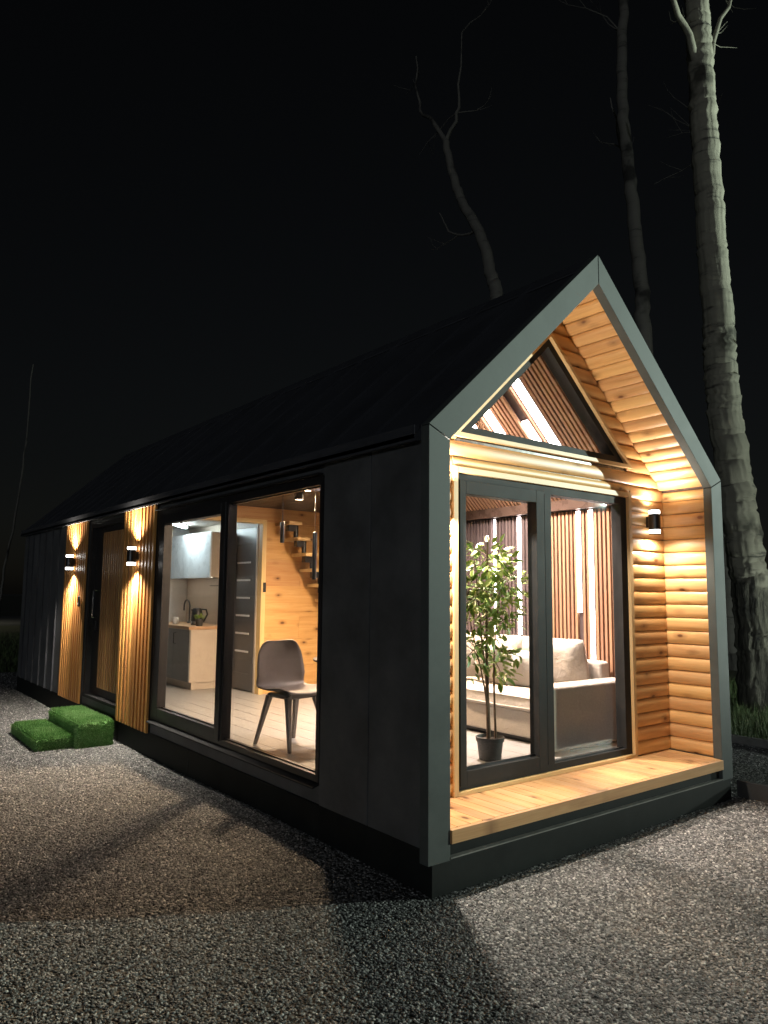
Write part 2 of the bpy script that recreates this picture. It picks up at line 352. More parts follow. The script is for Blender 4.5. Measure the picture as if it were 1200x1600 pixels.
def frame_matrix(origin, X, Z):
    X = Vector(X).normalized(); Z = Vector(Z).normalized(); Y = Z.cross(X)
    return Matrix(((X.x, Y.x, Z.x, origin[0]), (X.y, Y.y, Z.y, origin[1]), (X.z, Y.z, Z.z, origin[2]), (0, 0, 0, 1)))

# ---------------------------------------------------------------- ground and far setting
def sheet(name, x0, x1, y0, y1, z, mat, nx=1, ny=1, kind='structure'):
    mb = MB()
    for j in range(ny + 1):
        for i in range(nx + 1): mb.v.append((x0 + (x1 - x0) * i / nx, y0 + (y1 - y0) * j / ny, z))
    for j in range(ny):
        for i in range(nx):
            a = j * (nx + 1) + i; mb.f.append((a, a + 1, a + nx + 2, a + nx + 1))
    o = ob(name, mb, mat); o['kind'] = kind; return o
tag(sheet('ground', -300, 300, -300, 300, -0.012, 'gbed'), 'dark grey gravel ground', None)
tag(sheet('grass_field', -60, 80, 12.8, 34, -0.006, 'field'), 'rough dark grass beyond the gravel', None)
tag(sheet('road', -80, 80, 35, 47, 0.0, 'road'), 'pale road beyond the grass', None)
tag(sheet('far_field', -150, 150, 47.5, 220, -0.004, 'field'), 'dark grass beyond the road', None)
tag(sheet('lawn', 5.52, 40, -20, 12.7, 0.0, 'field'), 'dark lawn under the trees beside the cabin', None)

# ---------------------------------------------------------------- the cabin
K = 0.919                                   # roof slope
KL = sqrt(1 + K * K)
def zo(x): return 4.02 - K * abs(x - 1.6)   # outer gable line
def zi(x): return 3.803 - K * abs(x - 1.6)  # inner edge of the gable frame
FL = 0.36                                    # floor level
cabin = thing('cabin', 'small black gable-roofed cabin with lit pine porch and large glazed windows', 'cabin', (1.6, 5.0, 0))

# gable frame: two posts and two rakes with open mitre joints
g = 0.006
ob('frame_board', MB().prism([(0, 0.175), (0.16, 0.175), (0.16, zi(0.16) - g), (0, zo(0) - g)], 1, 0, 0.07), 'portal', cabin, bevel=0.003)
ob('frame_board', MB().prism([(3.2, 0.175), (3.04, 0.175), (3.04, zi(3.04) - g), (3.2, zo(3.2) - g)], 1, 0, 0.07), 'portal', cabin, bevel=0.003)
ob('frame_board', MB().prism([(0, zo(0)), (0.16, zi(0.16)), (1.597, zi(1.597)), (1.597, zo(1.597))], 1, 0.0, 0.07), 'portal', cabin, bevel=0.003)
ob('frame_board', MB().prism([(3.2, zo(3.2)), (3.04, zi(3.04)), (1.603, zi(1.603)), (1.603, zo(1.603))], 1, 0.0, 0.07), 'portal', cabin, bevel=0.003)
# plinth
ob('plinth_board', Box(0.03, 3.17, 0.004, 0.06, -0.05, 0.19), 'plinth', cabin, bevel=0.004)
ob('plinth_board', Box(0.1605, 3.0395, 0.03, 0.09, 0.192, 0.258), 'plinth', cabin)
ob('drip_strip', Box(0.1605, 3.0395, -0.004, 0.03, 0.184, 0.1915), 'edging', cabin)  # pale material: the highlight along this lip is put into its colour
for y0, y1 in ((0.062, 1.11), (1.114, 3.2), (3.204, 5.08), (5.084, 7.4), (7.404, 9.96)):
    ob('plinth_board', Box(0.04, 0.08, y0, y1, -0.05, 0.232), 'plinth', cabin, bevel=0.003)
ob('plinth_board', Box(3.12, 3.16, 0.062, 9.96, -0.05, 0.25), 'plinth', cabin)
ob('plinth_board', Box(0.04, 3.16, 9.962, 9.99, -0.05, 0.25), 'plinth', cabin)

# walls (solid cores)
lw = ob('side_wall', MB().box(0.05, 0.11, 0.075, 1.12, 0.2, 2.56).box(0.05, 0.11, 1.12, 4.15, 0.2, 0.365).box(0.05, 0.11, 1.12, 4.15, 2.40, 2.56)
        .box(0.05, 0.11, 4.15, 5.08, 0.2, 2.56).box(0.05, 0.11, 5.08, 6.46, 2.44, 2.56).box(0.05, 0.11, 5.08, 6.46, 0.2, 0.33)
        .box(0.05, 0.11, 6.46, 9.96, 0.2, 2.56), 'clad', cabin)
rw = ob('side_wall', Box(3.09, 3.15, 0.075, 9.96, 0.2, 2.56), 'clad', cabin)
bw = ob('rear_wall', MB().prism([(0.05, 0.2), (3.15, 0.2), (3.15, zo(3.15) - 0.1), (1.6, 3.92), (0.05, zo(0.05) - 0.1)], 1, 9.9, 9.96), 'clad', cabin)
# black wall panels with open joints and folded edges on the left side
for y0, y1 in ((0.074, 0.572), (0.584, 1.105)):
    ob('wall_panel', Box(0.03, 0.05, y0, y1, 0.236, 2.50), 'clad', lw, bevel=0.003)
ob('joint_strip', Box(0.044, 0.05, 0.572, 0.584, 0.236, 2.50), 'seal', lw)
ys = [7.42, 7.80, 8.18, 8.56, 8.94, 9.32, 9.66, 9.96]
for a, b in zip(ys[:-1], ys[1:]):
    ob('wall_panel', Box(0.032, 0.05, a + 0.004, b - 0.004, 0.236, 2.50), 'clad', lw, bevel=0.003)
    ob('standing_seam', Box(0.010, 0.033, a - 0.008, a + 0.0035, 0.236, 2.50), 'roof', lw)
for a in [0.6 * i for i in range(1, 16)]:
    ob('standing_seam', Box(3.15, 3.175, a, a + 0.012, 0.25, 2.5), 'roof', rw)

# roof
def zr(x): return 4.0 - K * abs(x - 1.6)
for s in (-1, 1):
    xe = 1.6 + s * 1.634
    T = 0.145
    poly = [(1.6, zr(1.6)), (xe, zr(xe)), (xe, zr(xe) - 0.04), (1.6 + s * 1.5, zr(1.6 + s * 1.5) - T), (1.6, zr(1.6) - T)]
    rf = ob('roof', MB().prism(poly, 1, 0.071, 10.02), 'roof', cabin)
    rf['label'] = 'black standing seam roof slope'
    yy = 0.55
    mbs = None
    while yy < 10:
        if mbs is None:
            p2 = [(1.6 + s * 0.02, zr(1.6 + s * 0.02) + 0.03), (xe, zr(xe) + 0.03), (xe, zr(xe) + 0.001), (1.6 + s * 0.02, zr(1.6 + s * 0.02) + 0.001)]
            mbs = MB().prism(p2, 1, -0.006, 0.006).mesh('roof_seam')
        ob('roof_seam', mbs, 'roof', rf, loc=(0, yy, 0)); yy += 0.52
    ob('eave_fascia', Box(min(xe, xe - s * 0.04), max(xe, xe - s * 0.04), 0.085, 10.0, 2.470, 2.555), 'roof', rf, bevel=0.004)
    ob('eave_soffit', Box(min(1.6 + s * 1.57, xe - s * 0.04), max(1.6 + s * 1.57, xe - s * 0.04), 0.09, 10.0, 2.480, 2.490), 'roof', rf)
ob('ridge_cap', MB().prism([(1.6, 4.018), (1.75, 4.018 - K * 0.15), (1.75, 4.006 - K * 0.15), (1.6, 4.006), (1.45, 4.006 - K * 0.15), (1.45, 4.018 - K * 0.15)], 1, 0.072, 10.02), 'roof', cabin)

# front wall core: pieces around the glazed door and the gable window
pw = ob('porch_wall', MB().box(0.11, 0.60, 0.472, 0.60, 0.25, 2.47).box(2.58, 3.09, 0.472, 0.60, 0.25, 2.47).box(0.60, 2.58, 0.472, 0.60, 0.25, 0.345)
        .box(0.60, 2.58, 0.472, 0.60, 2.405, 2.47)
        .prism([(0.11, 2.47), (3.09, 2.47), (3.09, 2.482), (2.90, 2.66), (0.30, 2.66), (0.11, 2.482)], 1, 0.472, 0.60)
        .prism([(2.90, 2.66), (2.60, 2.66), (1.6, 3.58), (1.6, 3.85)], 1, 0.472, 0.60)
        .prism([(0.30, 2.66), (1.6, 3.85), (1.6, 3.58), (0.60, 2.66)], 1, 0.472, 0.60), 'beam', cabin)

# rounded log boards: porch side walls, rear wall and sloping ceiling
PITCH = 0.1085
PROF = [(0.0, 0.0015), (0.006, 0.0015), (0.0125, 0.006), (0.019, 0.018), (0.0225, 0.034), (0.024, 0.054), (0.0225, 0.074), (0.019, 0.090), (0.0125, 0.1015), (0.006, 0.107), (0.0, 0.107)]
def log_mesh(a0, a1, b0, b1, cut=1.0):
    """board along local x; ends run from a0 (bottom) to a1 (top) and from b0 to b1"""
    mb = MB(); k = len(PROF)
    for e0, e1 in ((a0, a1), (b0, b1)):
        for y, z in PROF:
            zz = z * cut; t = zz / PITCH; mb.v.append((e0 + (e1 - e0) * t, y, zz))
    for i in range(k - 1): mb.f.append((i, i + 1, k + i + 1, k + i))
    mb.f.append((k - 1, 0, k, 2 * k - 1))
    mb.f.append(tuple(range(k))[::-1]); mb.f.append(tuple(range(k, 2 * k)))
    return mb.mesh('log_board', 50)
logcache = {}
def log(parent, origin, X, Z, a0, a1, b0, b1, cut=1.0):
    key = tuple(round(v, 3) for v in (a0, a1, b0, b1, cut))
    if key not in logcache: logcache[key] = log_mesh(*key)
    return ob('log_board', logcache[key], 'log', parent, mw=frame_matrix(origin, X, Z))
DZ = 0.336
nrow = int((2.475 - DZ) / PITCH) + 1
for i in range(nrow):
    z = DZ + i * PITCH; cut = min(1.0, (2.482 - z) / PITCH)
    if cut < 0.15: continue
    log(rw, (3.088, 0.072, z), (0, 1, 0), (0, 0, 1), 0, 0, 0.398, 0.398, cut)
    log(lw, (0.112, 0.470, z), (0, -1, 0), (0, 0, 1), 0, 0, 0.398, 0.398, cut)
# sloping ceiling of the porch
for s in (-1, 1):
    sl = ob('porch_ceiling', MB().prism([(1.6, 3.853), (1.6 + s * 1.485, 3.853 - K * 1.485), (1.6 + s * 1.485, 3.846 - K * 1.485), (1.6, 3.846)], 1, 0.072, 0.47), 'beam', cabin)
    Z = Vector((-s, 0, K)).normalized(); o0 = Vector((1.6 + s * 1.462, 0, 3.845 - K * 1.462)); n = int(1.462 * KL / PITCH)
    for i in range(n + 1):
        cut = min(1.0, (1.462 * KL - i * PITCH) / PITCH)
        if cut < 0.1: continue
        o1 = o0 + Z * (i * PITCH)
        log(sl, (o1.x, 0.072 if s > 0 else 0.470, o1.z), (0, s, 0), Z, 0, 0, 0.398, 0.398, cut)
# rear wall rows (local x points to world -x)
def rear_log(z, xr0, xr1, xl0, xl1, cut=1.0):
    log(pw, (1.6, 0.471, z), (-1, 0, 0), (0, 0, 1), 1.6 - xr0, 1.6 - xr1, 1.6 - xl0, 1.6 - xl1, cut)
def xroof(z): return min(1.455, (3.82 - z) / K)
for i in range(40):
    z = DZ + i * PITCH; zt = z + PITCH
    if z > 3.74: break
    if z < 2.40:
        if zt <= 2.44:
            rear_log(z, 3.064, 3.064, 2.582, 2.582); rear_log(z, 0.598, 0.598, 0.136, 0.136)
        else:
            rear_log(z, 3.064, 3.064, 2.582, 2.582); rear_log(z, 0.598, 0.598, 0.136, 0.136)
            continue
    elif z < 2.55:
        rear_log(z, 1.6 + xroof(z), 1.6 + xroof(zt), 1.6 - xroof(z), 1.6 - xroof(zt))
    else:
        zc = max(z, 2.64)
        w0 = max(0.0, (3.60 - z) / K * 0.985 - 0.02); w1 = max(0.0, (3.60 - zt) / K * 0.985 - 0.02)
        w0 = min(w0, 0.97) if z < 2.64 else w0
        if z >= 3.60: w0 = w1 = 0.0
        if zt < 2.66:
            rear_log(z, 1.6 + xroof(z), 1.6 + xroof(zt), 1.6 - xroof(z), 1.6 - xroof(zt)); continue
        if xroof(zt) - w1 < 0.01 and zt > 3.8: break
        rear_log(z, 1.6 + xroof(z), 1.6 + max(xroof(zt), w1), 1.6 + w0, 1.6 + w1)
        rear_log(z, 1.6 - w0, 1.6 - w1, 1.6 - xroof(z), 1.6 - max(xroof(zt), w1))
# filler above the door head
ob('log_board', log_mesh(-0.982, -0.982, 0.998, 0.998, 0.62), 'log', pw, mw=frame_matrix((1.6, 0.471, 2.437), (-1, 0, 0), (0, 0, 1)))

# pine trims round the glazed door and gable window
ob('trim_board', Box(0.600, 0.640, 0.436, 0.52, 0.338, 2.438), 'trim', pw, bevel=0.002)
ob('trim_board', Box(2.545, 2.585, 0.436, 0.52, 0.338, 2.438), 'trim', pw, bevel=0.002)
ob('trim_board', Box(0.640, 2.545, 0.437, 0.52, 2.396, 2.437), 'trim_h', pw, bevel=0.002)
ob('trim_board', Box(0.640, 2.545, 0.437, 0.52, 0.337, 0.362), 'trim_h', pw, bevel=0.002)
TA = Vector((0.655, 2.668)); TB = Vector((2.545, 2.668)); TT = Vector((1.6, 2.668 + 0.945 * K))
def tri(off):
    """gable window triangle, pulled inwards by off"""
    h = off; dx = off * (KL + 1) / K
    return [(TA.x + dx, TA.y + h), (TB.x - dx, TB.y + h), (1.6, TT.y - off * KL)]
def tri_ring(o_out, o_in, y0, y1, name, mat, parent, skip=()):
    A = tri(o_out); B = tri(o_in)
    for i in range(3):
        if i in skip: continue
        j = (i + 1) % 3
        ob(name, MB().prism([A[i], A[j], B[j], B[i]], 1, y0, y1), mat, parent)
tri_ring(-0.028, 0.0, 0.432, 0.55, 'trim_board', 'trim_h', pw)
gw = ob('gable_window', MB().prism(tri(0.052), 1, 0.512, 0.520), 'glass', cabin); gw['label'] = 'triangular gable window above the glazed door'
tri_ring(0.001, 0.055, 0.462, 0.56, 'window_frame', 'frame', gw)

# glazed porch door: fixed frame, opening sash and fixed light
gd = ob('glazed_door', MB().box(0.642, 0.70, 0.462, 0.55, 0.364, 2.394).box(2.465, 2.543, 0.462, 0.55, 0.364, 2.394).box(0.70, 2.465, 0.462, 0.55, 2.335, 2.394).box(0.70, 2.465, 0.462, 0.55, 0.364, 0.410)
        .box(1.53, 1.60, 0.462, 0.55, 0.410, 2.335), 'frame', cabin); gd['label'] = 'anthracite glazed porch door with one opening sash'
sash = ob('sash', MB().box(0.668, 0.725, 0.452, 0.54, 0.388, 2.352).box(1.428, 1.515, 0.452, 0.54, 0.388, 2.352).box(0.725, 1.428, 0.452, 0.54, 2.262, 2.352).box(0.725, 1.428, 0.452, 0.54, 0.388, 0.478), 'frame', gd, bevel=0.003)
ob('pane', Box(0.722, 1.431, 0.500, 0.508, 0.475, 2.265), 'glass', gd)
ob('pane', Box(1.598, 2.468, 0.500, 0.508, 0.405, 2.338), 'glass', gd)
ob('glazing_bead', Box(0.725, 1.428, 0.492, 0.499, 0.478, 0.494), 'dsteel', gd)
ob('glazing_bead', Box(1.602, 2.463, 0.492, 0.499, 0.411, 0.422), 'dsteel', gd)

# deck: boards run front to back, with a fascia board
dk = ob('deck', Box(0.1605, 3.0395, 0.075, 0.43, 0.262, 0.300), 'beam', cabin); dk['label'] = 'pine porch deck'
nb = 30; w = (3.066 - 0.134) / nb
dm = MB().box(0.0, 0.454, -w + 0.004, 0, 0, 0.034).mesh('deck_board')
for i in range(nb):
    ob('deck_board', dm, 'deck', dk, mw=frame_matrix((0.134 + i * w, 0.018, 0.3015), (0, 1, 0), (0, 0, 1)), bevel=0.003)
ob('deck_fascia', Box(0.1615, 3.0385, -0.012, 0.016, 0.262, 0.334), 'deck', dk, bevel=0.002)

# side window: fixed light (right) and sash (left)
sw = ob('side_window', MB().box(0.036, 0.12, 1.125, 1.165, 0.37, 2.395).box(0.036, 0.12, 4.05, 4.145, 0.37, 2.395).box(0.036, 0.12, 1.165, 4.05, 2.335, 2.395).box(0.036, 0.12, 1.165, 4.05, 0.37, 0.415)
        .box(0.036, 0.115, 2.565, 2.60, 0.415, 2.335), 'frame_blk', cabin); sw['label'] = 'wide black two-light side window'
ob('sash', MB().box(0.026, 0.11, 2.601, 2.69, 0.40, 2.35).box(0.026, 0.11, 3.95, 4.075, 0.40, 2.35).box(0.026, 0.11, 2.69, 3.95, 2.255, 2.35).box(0.026, 0.11, 2.69, 3.95, 0.40, 0.49), 'frame_blk', sw, bevel=0.003)
ob('pane', Box(0.078, 0.086, 1.163, 2.567, 0.413, 2.337), 'glass', sw)
ob('pane', Box(0.070, 0.078, 2.687, 3.953, 0.487, 2.258), 'glass', sw)
ob('glazing_bead', Box(0.066, 0.077, 1.165, 2.565, 0.415, 0.425), 'dsteel', sw)
ob('glazing_bead', Box(0.066, 0.077, 1.165, 2.565, 2.325, 2.335), 'dsteel', sw)
ob('glazing_bead', Box(0.058, 0.069, 2.69, 3.95, 0.49, 0.502), 'dsteel', sw)
ob('window_sill', MB().prism([(-0.004, 0.335), (0.05, 0.352), (0.05, 0.366), (-0.004, 0.345)], 1, 1.13, 4.14), 'frame', sw)
ob('window_head', Box(-0.004, 0.036, 1.13, 4.14, 2.398, 2.412), 'frame', sw)

# slatted larch panels either side of the entrance door
slm = Box(0.006, 0.030, 0, 0.048, 0, 2.245).mesh('slat')
def slat_panel(y0, y1, name):
    p = ob(name, Box(0.030, 0.050, y0, y1, 0.22, 2.476), 'seal', cabin); n = int((y1 - y0) / 0.083)
    st = (y1 - y0 - 0.048) / (n - 1)
    for i in range(n): ob('slat', slm, 'slat', p, loc=(0.0, y0 + i * st, 0.226), bevel=0.002)
    return p
slat_panel(4.165, 5.075, 'slat_panel')['label'] = 'golden slatted panel between side window and entrance door'
slat_panel(6.475, 7.405, 'slat_panel')['label'] = 'golden slatted panel beyond the entrance door'
# recessed entrance door
ed = ob('entrance_door', MB().box(0.115, 0.175, 5.085, 6.455, 0.335, 2.438), 'frame_blk', cabin); ed['label'] = 'recessed black entrance door faced with brown slats'
ob('door_frame', MB().box(0.052, 0.114, 5.082, 5.14, 0.335, 2.438).box(0.052, 0.114, 6.39, 6.457, 0.335, 2.438).box(0.052, 0.114, 5.14, 6.39, 2.37, 2.438), 'frame_blk', ed)
ob('threshold', MB().box(0.030, 0.113, 5.14, 6.39, 0.33, 0.362), 'frame', ed)
dsm = Box(0, 0.02, 0, 0.044, 0, 1.84).mesh('door_slat')
for i in range(12): ob('slat', dsm, 'dslat', ed, loc=(0.094, 5.17 + i * 0.078, 0.46), bevel=0.002)
ob('door_handle', MB().tube([(0.112, 6.26, 1.28), (0.06, 6.26, 1.28), (0.06, 6.26, 1.60), (0.112, 6.26, 1.60)], 0.011, 8), 'steel', ed, smooth=40)
ob('lock_plate', Box(0.098, 0.114, 6.235, 6.285, 1.13, 1.23), 'dsteel', ed, bevel=0.003)

# interior shell
fl = ob('floor', Box(0.125, 3.08, 0.605, 9.88, 0.28, FL), 'floor', cabin)
for i in range(14):
    ob('floor_plank', Box(0.13 + i * 0.21, 0.13 + (i + 1) * 0.21 - 0.003, 0.61, 5.05, FL + 0.0005, FL + 0.006), 'floor', fl)
ow = 1.74
pt = ob('partition_wall', MB().box(ow, 3.085, 5.13, 5.19, FL, 2.47).prism([(0.125, 2.47), (3.075, 2.47), (2.88, 2.66), (0.32, 2.66)], 1, 5.13, 5.19), 'ply', cabin)
zz = FL
rows = [FL + 0.33 * i for i in range(8)]
for i, z in enumerate(rows):
    z1 = min(z + 0.327, 2.655); x0 = ow if z < 2.3 else 0.13
    if z1 - z < 0.05: continue
    zz0 = z if z < 2.3 else max(z, 2.475)
    xs = [x0, x0 + 0.55 + 0.3 * (i % 2), 3.06] if x0 > 1 else [0.34, 1.1, 2.0, 2.86]
    for a, b in zip(xs[:-1], xs[1:]): ob('wall_board', Box(a + 0.001, b - 0.001, 5.112, 5.129, zz0, z1), 'ply', pt)
ob('trim_board', Box(ow - 0.012, ow + 0.045, 5.095, 5.2, FL, 2.50), 'trim', pt)
ob('trim_board', Box(0.13, ow - 0.013, 5.095, 5.2, 2.45, 2.50), 'trim_h', pt)
hw = ob('hall_wall', MB().box(1.78, 1.84, 5.20, 7.55, FL, 2.64), 'beige', cabin)
ob('hall_end_wall', MB().prism([(0.125, FL), (1.78, FL), (1.78, 2.64), (0.31, 2.64), (0.125, 2.47)], 1, 7.5, 7.56), 'marble', cabin)
ob('hall_ceiling', Box(0.27, 1.78, 5.2, 7.5, 2.53, 2.60), 'inner', cabin)
# bathroom door in the hall wall
bd = ob('inner_door', Box(1.735, 1.775, 5.24, 5.90, FL + 0.01, 2.42), 'ddoor', cabin, bevel=0.002); bd['label'] = 'dark grey inner door with six frosted glass strips'
ob('jamb', MB().box(1.72, 1.778, 5.203, 5.238, FL, 2.46), 'beige', bd)
ob('door_stile', MB().box(1.722, 1.734, 5.245, 5.36, FL + 0.02, 2.41).box(1.722, 1.734, 5.80, 5.895, FL + 0.02, 2.41).box(1.722, 1.734, 5.36, 5.80, 2.22, 2.41).box(1.722, 1.734, 5.36, 5.80, FL + 0.02, FL + 0.22), 'ddoor', bd, bevel=0.002)
for i in range(6): ob('glass_strip', Box(1.726, 1.7345, 5.40, 5.76, 0.84 + i * 0.225, 0.862 + i * 0.225), 'frost', bd)
ob('door_handle', MB().box(1.69, 1.722, 5.83, 5.85, 1.37, 1.39).box(1.682, 1.692, 5.74, 5.855, 1.368, 1.392), 'black', bd)
ob('hinge', MB().tube([(1.718, 5.245, 0.72), (1.718, 5.245, 0.80)], 0.008, 8), 'steel', bd)
# loft floor over the rear part, beams and inner roof lining
lf = ob('loft_floor', Box(0.44, 2.76, 3.15, 9.88, 2.665, 2.76), 'loft', cabin)
for i in range(17):
    ob('loft_board', Box(0.33 + i * 0.149, 0.33 + (i + 1) * 0.149 - 0.006, 3.155, 5.125, 2.652, 2.664), 'loft', lf)
ob('loft_beam', Box(0.50, 2.70, 3.07, 3.148, 2.60, 2.80), 'beam', cabin, bevel=0.006)
ob('wall_beam', Box(2.97, 3.085, 0.61, 3.06, 2.405, 2.535), 'beam', cabin, bevel=0.008)
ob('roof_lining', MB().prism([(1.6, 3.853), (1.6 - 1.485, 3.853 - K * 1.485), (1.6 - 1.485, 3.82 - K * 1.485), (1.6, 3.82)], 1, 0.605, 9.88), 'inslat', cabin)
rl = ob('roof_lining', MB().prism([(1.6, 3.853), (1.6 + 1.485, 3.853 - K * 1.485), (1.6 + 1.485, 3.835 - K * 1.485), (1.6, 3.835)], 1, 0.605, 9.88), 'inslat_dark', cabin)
# slatted lining with light strips: right wall and right roof slope
sp = 0.046
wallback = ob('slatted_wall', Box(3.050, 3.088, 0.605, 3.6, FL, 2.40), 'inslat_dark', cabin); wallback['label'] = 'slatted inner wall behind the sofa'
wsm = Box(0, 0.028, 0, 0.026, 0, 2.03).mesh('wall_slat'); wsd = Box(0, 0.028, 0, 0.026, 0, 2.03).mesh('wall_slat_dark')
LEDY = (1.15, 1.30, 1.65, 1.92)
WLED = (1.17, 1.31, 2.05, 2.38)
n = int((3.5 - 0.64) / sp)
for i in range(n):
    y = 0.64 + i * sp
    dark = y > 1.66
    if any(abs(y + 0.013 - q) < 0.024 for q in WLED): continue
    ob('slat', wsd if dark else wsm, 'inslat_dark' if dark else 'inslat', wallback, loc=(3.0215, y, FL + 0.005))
RZ = Vector((-1, 0, K)).normalized(); ro = Vector((3.02, 0, 3.80 - K * 1.42))
rsm = Box(0, 0.026, 0, 0.028, 0, 1.40 * KL).mesh('roof_slat')
for i in range(int((3.05 - 0.63) / sp)):
    y = 0.63 + i * sp
    if any(abs(y + 0.013 - q) < 0.056 for q in LEDY): continue
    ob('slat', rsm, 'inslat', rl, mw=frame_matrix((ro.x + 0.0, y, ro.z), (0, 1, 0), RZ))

# ---------------------------------------------------------------- light strips
GL = 'white light strips set between the slats'
for q, z0, nm in ((1.17, 1.0, 'long bright light strip in the brown slats just above the sofa arm'), (1.31, 1.44, 'shorter bright light strip in the brown slats ending above the sofa back'),
                  (2.05, 1.2, 'light strip in the dark slats behind the right of the tall plant'), (2.38, 1.1, 'light strip in the dark slats behind the middle of the tall plant')):
    t = thing('light_strip', nm, 'light strip', (3.03, q, z0), GL)
    ob('diffuser', Box(3.022, 3.036, q - 0.017, q + 0.017, z0, 2.39), 'led', t, bevel=0.003)
    ob('channel', MB().box(3.0365, 3.0495, q - 0.021, q + 0.021, z0 - 0.003, 2.395), 'steel', t)
for q, a, b, nm in ((1.15, 0.42, 1.17, 'longest light strip seen through the gable window'), (1.30, 0.36, 0.72, 'light strip just behind the longest one in the gable window'),
                    (1.65, 0.34, 0.9, 'light strip towards the lower corner of the gable window'), (1.92, 0.4, 0.9, 'light strip in the lowest corner of the gable window')):
    t = thing('light_strip', nm, 'light strip', (ro.x, q, ro.z), GL)
    mwq = Matrix.Translation(Vector((0, 0, 0)))
    o = ob('diffuser', Box(-0.042, 0.042, 0.004, 0.022, a, b * KL), 'led', None, mw=frame_matrix((0, 0, 0), (0, 1, 0), RZ)); o.parent = t
    o = ob('channel', Box(-0.044, 0.044, -0.006, 0.0035, a - 0.004, b * KL + 0.004), 'steel', None, mw=frame_matrix((0, 0, 0), (0, 1, 0), RZ)); o.parent = t

# ---------------------------------------------------------------- wall lamps
def lamp_light(name, parent, loc, d, energy, size, col=(1.0, 0.91, 0.78), blend=0.7, soft=0.03):
    l = bpy.data.lights.new(name, 'SPOT'); l.energy = energy; l.spot_size = radians(size); l.spot_blend = blend; l.color = col; l.shadow_soft_size = soft
    o = bpy.data.objects.new(name, l); C.objects.link(o); o.parent = parent; o.location = loc
    o.rotation_euler = Vector(d).to_track_quat('-Z', 'Y').to_euler()
def sconce(label, loc, outward, energy, cone=72, tilt=0.10, up=0.8, blend=0.85):
    """cylinder up-and-down lamp; local origin at its middle on the wall, local -y points outward"""
    t = thing('wall_lamp', label, 'wall lamp', loc, 'up-and-down wall lamps', world=False, rz=outward)
    c = (0, -0.060, 0)
    ob('body', MB().lathe([(0.046, -0.066), (0.0475, -0.064), (0.0475, 0.064), (0.046, 0.066)], c, 28), 'black', t, smooth=35)
    ob('mount', MB().box(-0.03, 0.03, -0.03, 0.0, -0.045, 0.045), 'black', t, bevel=0.003)
    for s in (-1, 1):
        z0, z1 = sorted((s * 0.067, s * 0.094)); ob('diffuser', MB().lathe([(0.043, z0), (0.044, z0), (0.044, z1), (0.043, z1)], c, 28), 'glow', t, smooth=35)
        z0, z1 = sorted((s * 0.095, s * 0.106)); ob('cap', MB().lathe([(0.046, z0), (0.0475, z0 + 0.001), (0.0475, z1 - 0.001), (0.046, z1)], c, 28), 'black', t, smooth=35)
        lamp_light('lamp_beam', t, (0, -0.060, s * 0.112), (0, -tilt, s), energy * (1.0 if s < 0 else up), cone, blend=blend)
    return t
sconce('black wall lamp on the pine porch wall beside the glazed door', (2.83, 0.447, 2.21), 0.0, 66, 168, 0.2, 0.6)
sconce('black wall lamp on the pine porch wall tucked behind the near gable post', (0.37, 0.447, 2.21), 0.0, 250, 177, 0.05, 0.55, 0.12)
sconce('black wall lamp on the slatted panel next to the wide side window', (0.0, 4.60, 1.96), -pi / 2, 310, 140, 0.25)
sconce('black wall lamp on the slatted panel at the far side of the entrance door', (0.0, 6.93, 1.96), -pi / 2, 310, 140, 0.25)
db = thing('doorbell', 'small grey doorbell on the slatted panel under the far wall lamp', 'doorbell', (0.0, 6.60, 1.42))
ob('case', Box(-0.018, -0.0005, 6.57, 6.63, 1.40, 1.53), 'dsteel', db, bevel=0.004); ob('button', MB().box(-0.023, -0.0185, 6.588, 6.612, 1.425, 1.449), 'frost', db)

# ---------------------------------------------------------------- furniture and fittings
def pillow(name, w, h, t, mat, parent=None, mw=None, power=2.4, n=14, pinch=0.08):
    """soft cushion: local x width, z height, y thickness"""
    mb = MB()
    def pt(u, v, s):
        e = max(0.0, (1 - abs(u) ** power) * (1 - abs(v) ** power)) ** 0.5
        k = 1 - pinch * (1 - abs(v) ** 2) * 0.5 * abs(u) ** 2; k2 = 1 - pinch * (1 - abs(u) ** 2) * 0.5 * abs(v) ** 2
        wr = 0.006 * sin(7 * u + 3 * v) * e
        return (u * w / 2 * k, s * (t / 2 * e + 0.004) + wr, v * h / 2 * k2)
    for s in (-1, 1):
        b = len(mb.v)
        for j in range(n + 1):
            for i in range(n + 1): mb.v.append(pt(-1 + 2 * i / n, -1 + 2 * j / n, s))
        for j in range(n):
            for i in range(n):
                a = b + j * (n + 1) + i; q = (a, a + 1, a + n + 2, a + n + 1); mb.f.append(q if s < 0 else q[::-1])
    m = n + 1; rim = [i for i in range(m)] + [j * m + n for j in range(1, m)] + [n * m + i for i in range(n - 1, -1, -1)] + [j * m for j in range(n - 1, 0, -1)]
    for a, b in zip(rim, rim[1:] + rim[:1]): mb.f.append((b, a, a + m * m, b + m * m))
    o = ob(name, mb, mat, None, smooth=80, mw=mw); o.parent = parent; return o
def rounded(x0, x1, y0, y1, z0, z1, bulge=0.0, n=8):
    """box with softly bulging top"""
    mb = MB(); mb.box(x0, x1, y0, y1, z0, z1); return mb
sofa = thing('sofa', 'greige linen sofa with loose cushions along the slatted wall', 'sofa', (2.5, 1.9, FL))
ob('base', Box(2.14, 2.98, 0.96, 2.98, FL + 0.05, FL + 0.27), 'fabric', sofa, bevel=0.02)
ob('plinth', Box(2.20, 2.95, 0.80, 2.95, FL + 0.004, FL + 0.05), 'black', sofa)
ob('armrest', Box(1.93, 2.98, 0.75, 0.955, FL + 0.03, FL + 0.525), 'fabric', sofa, bevel=0.025)
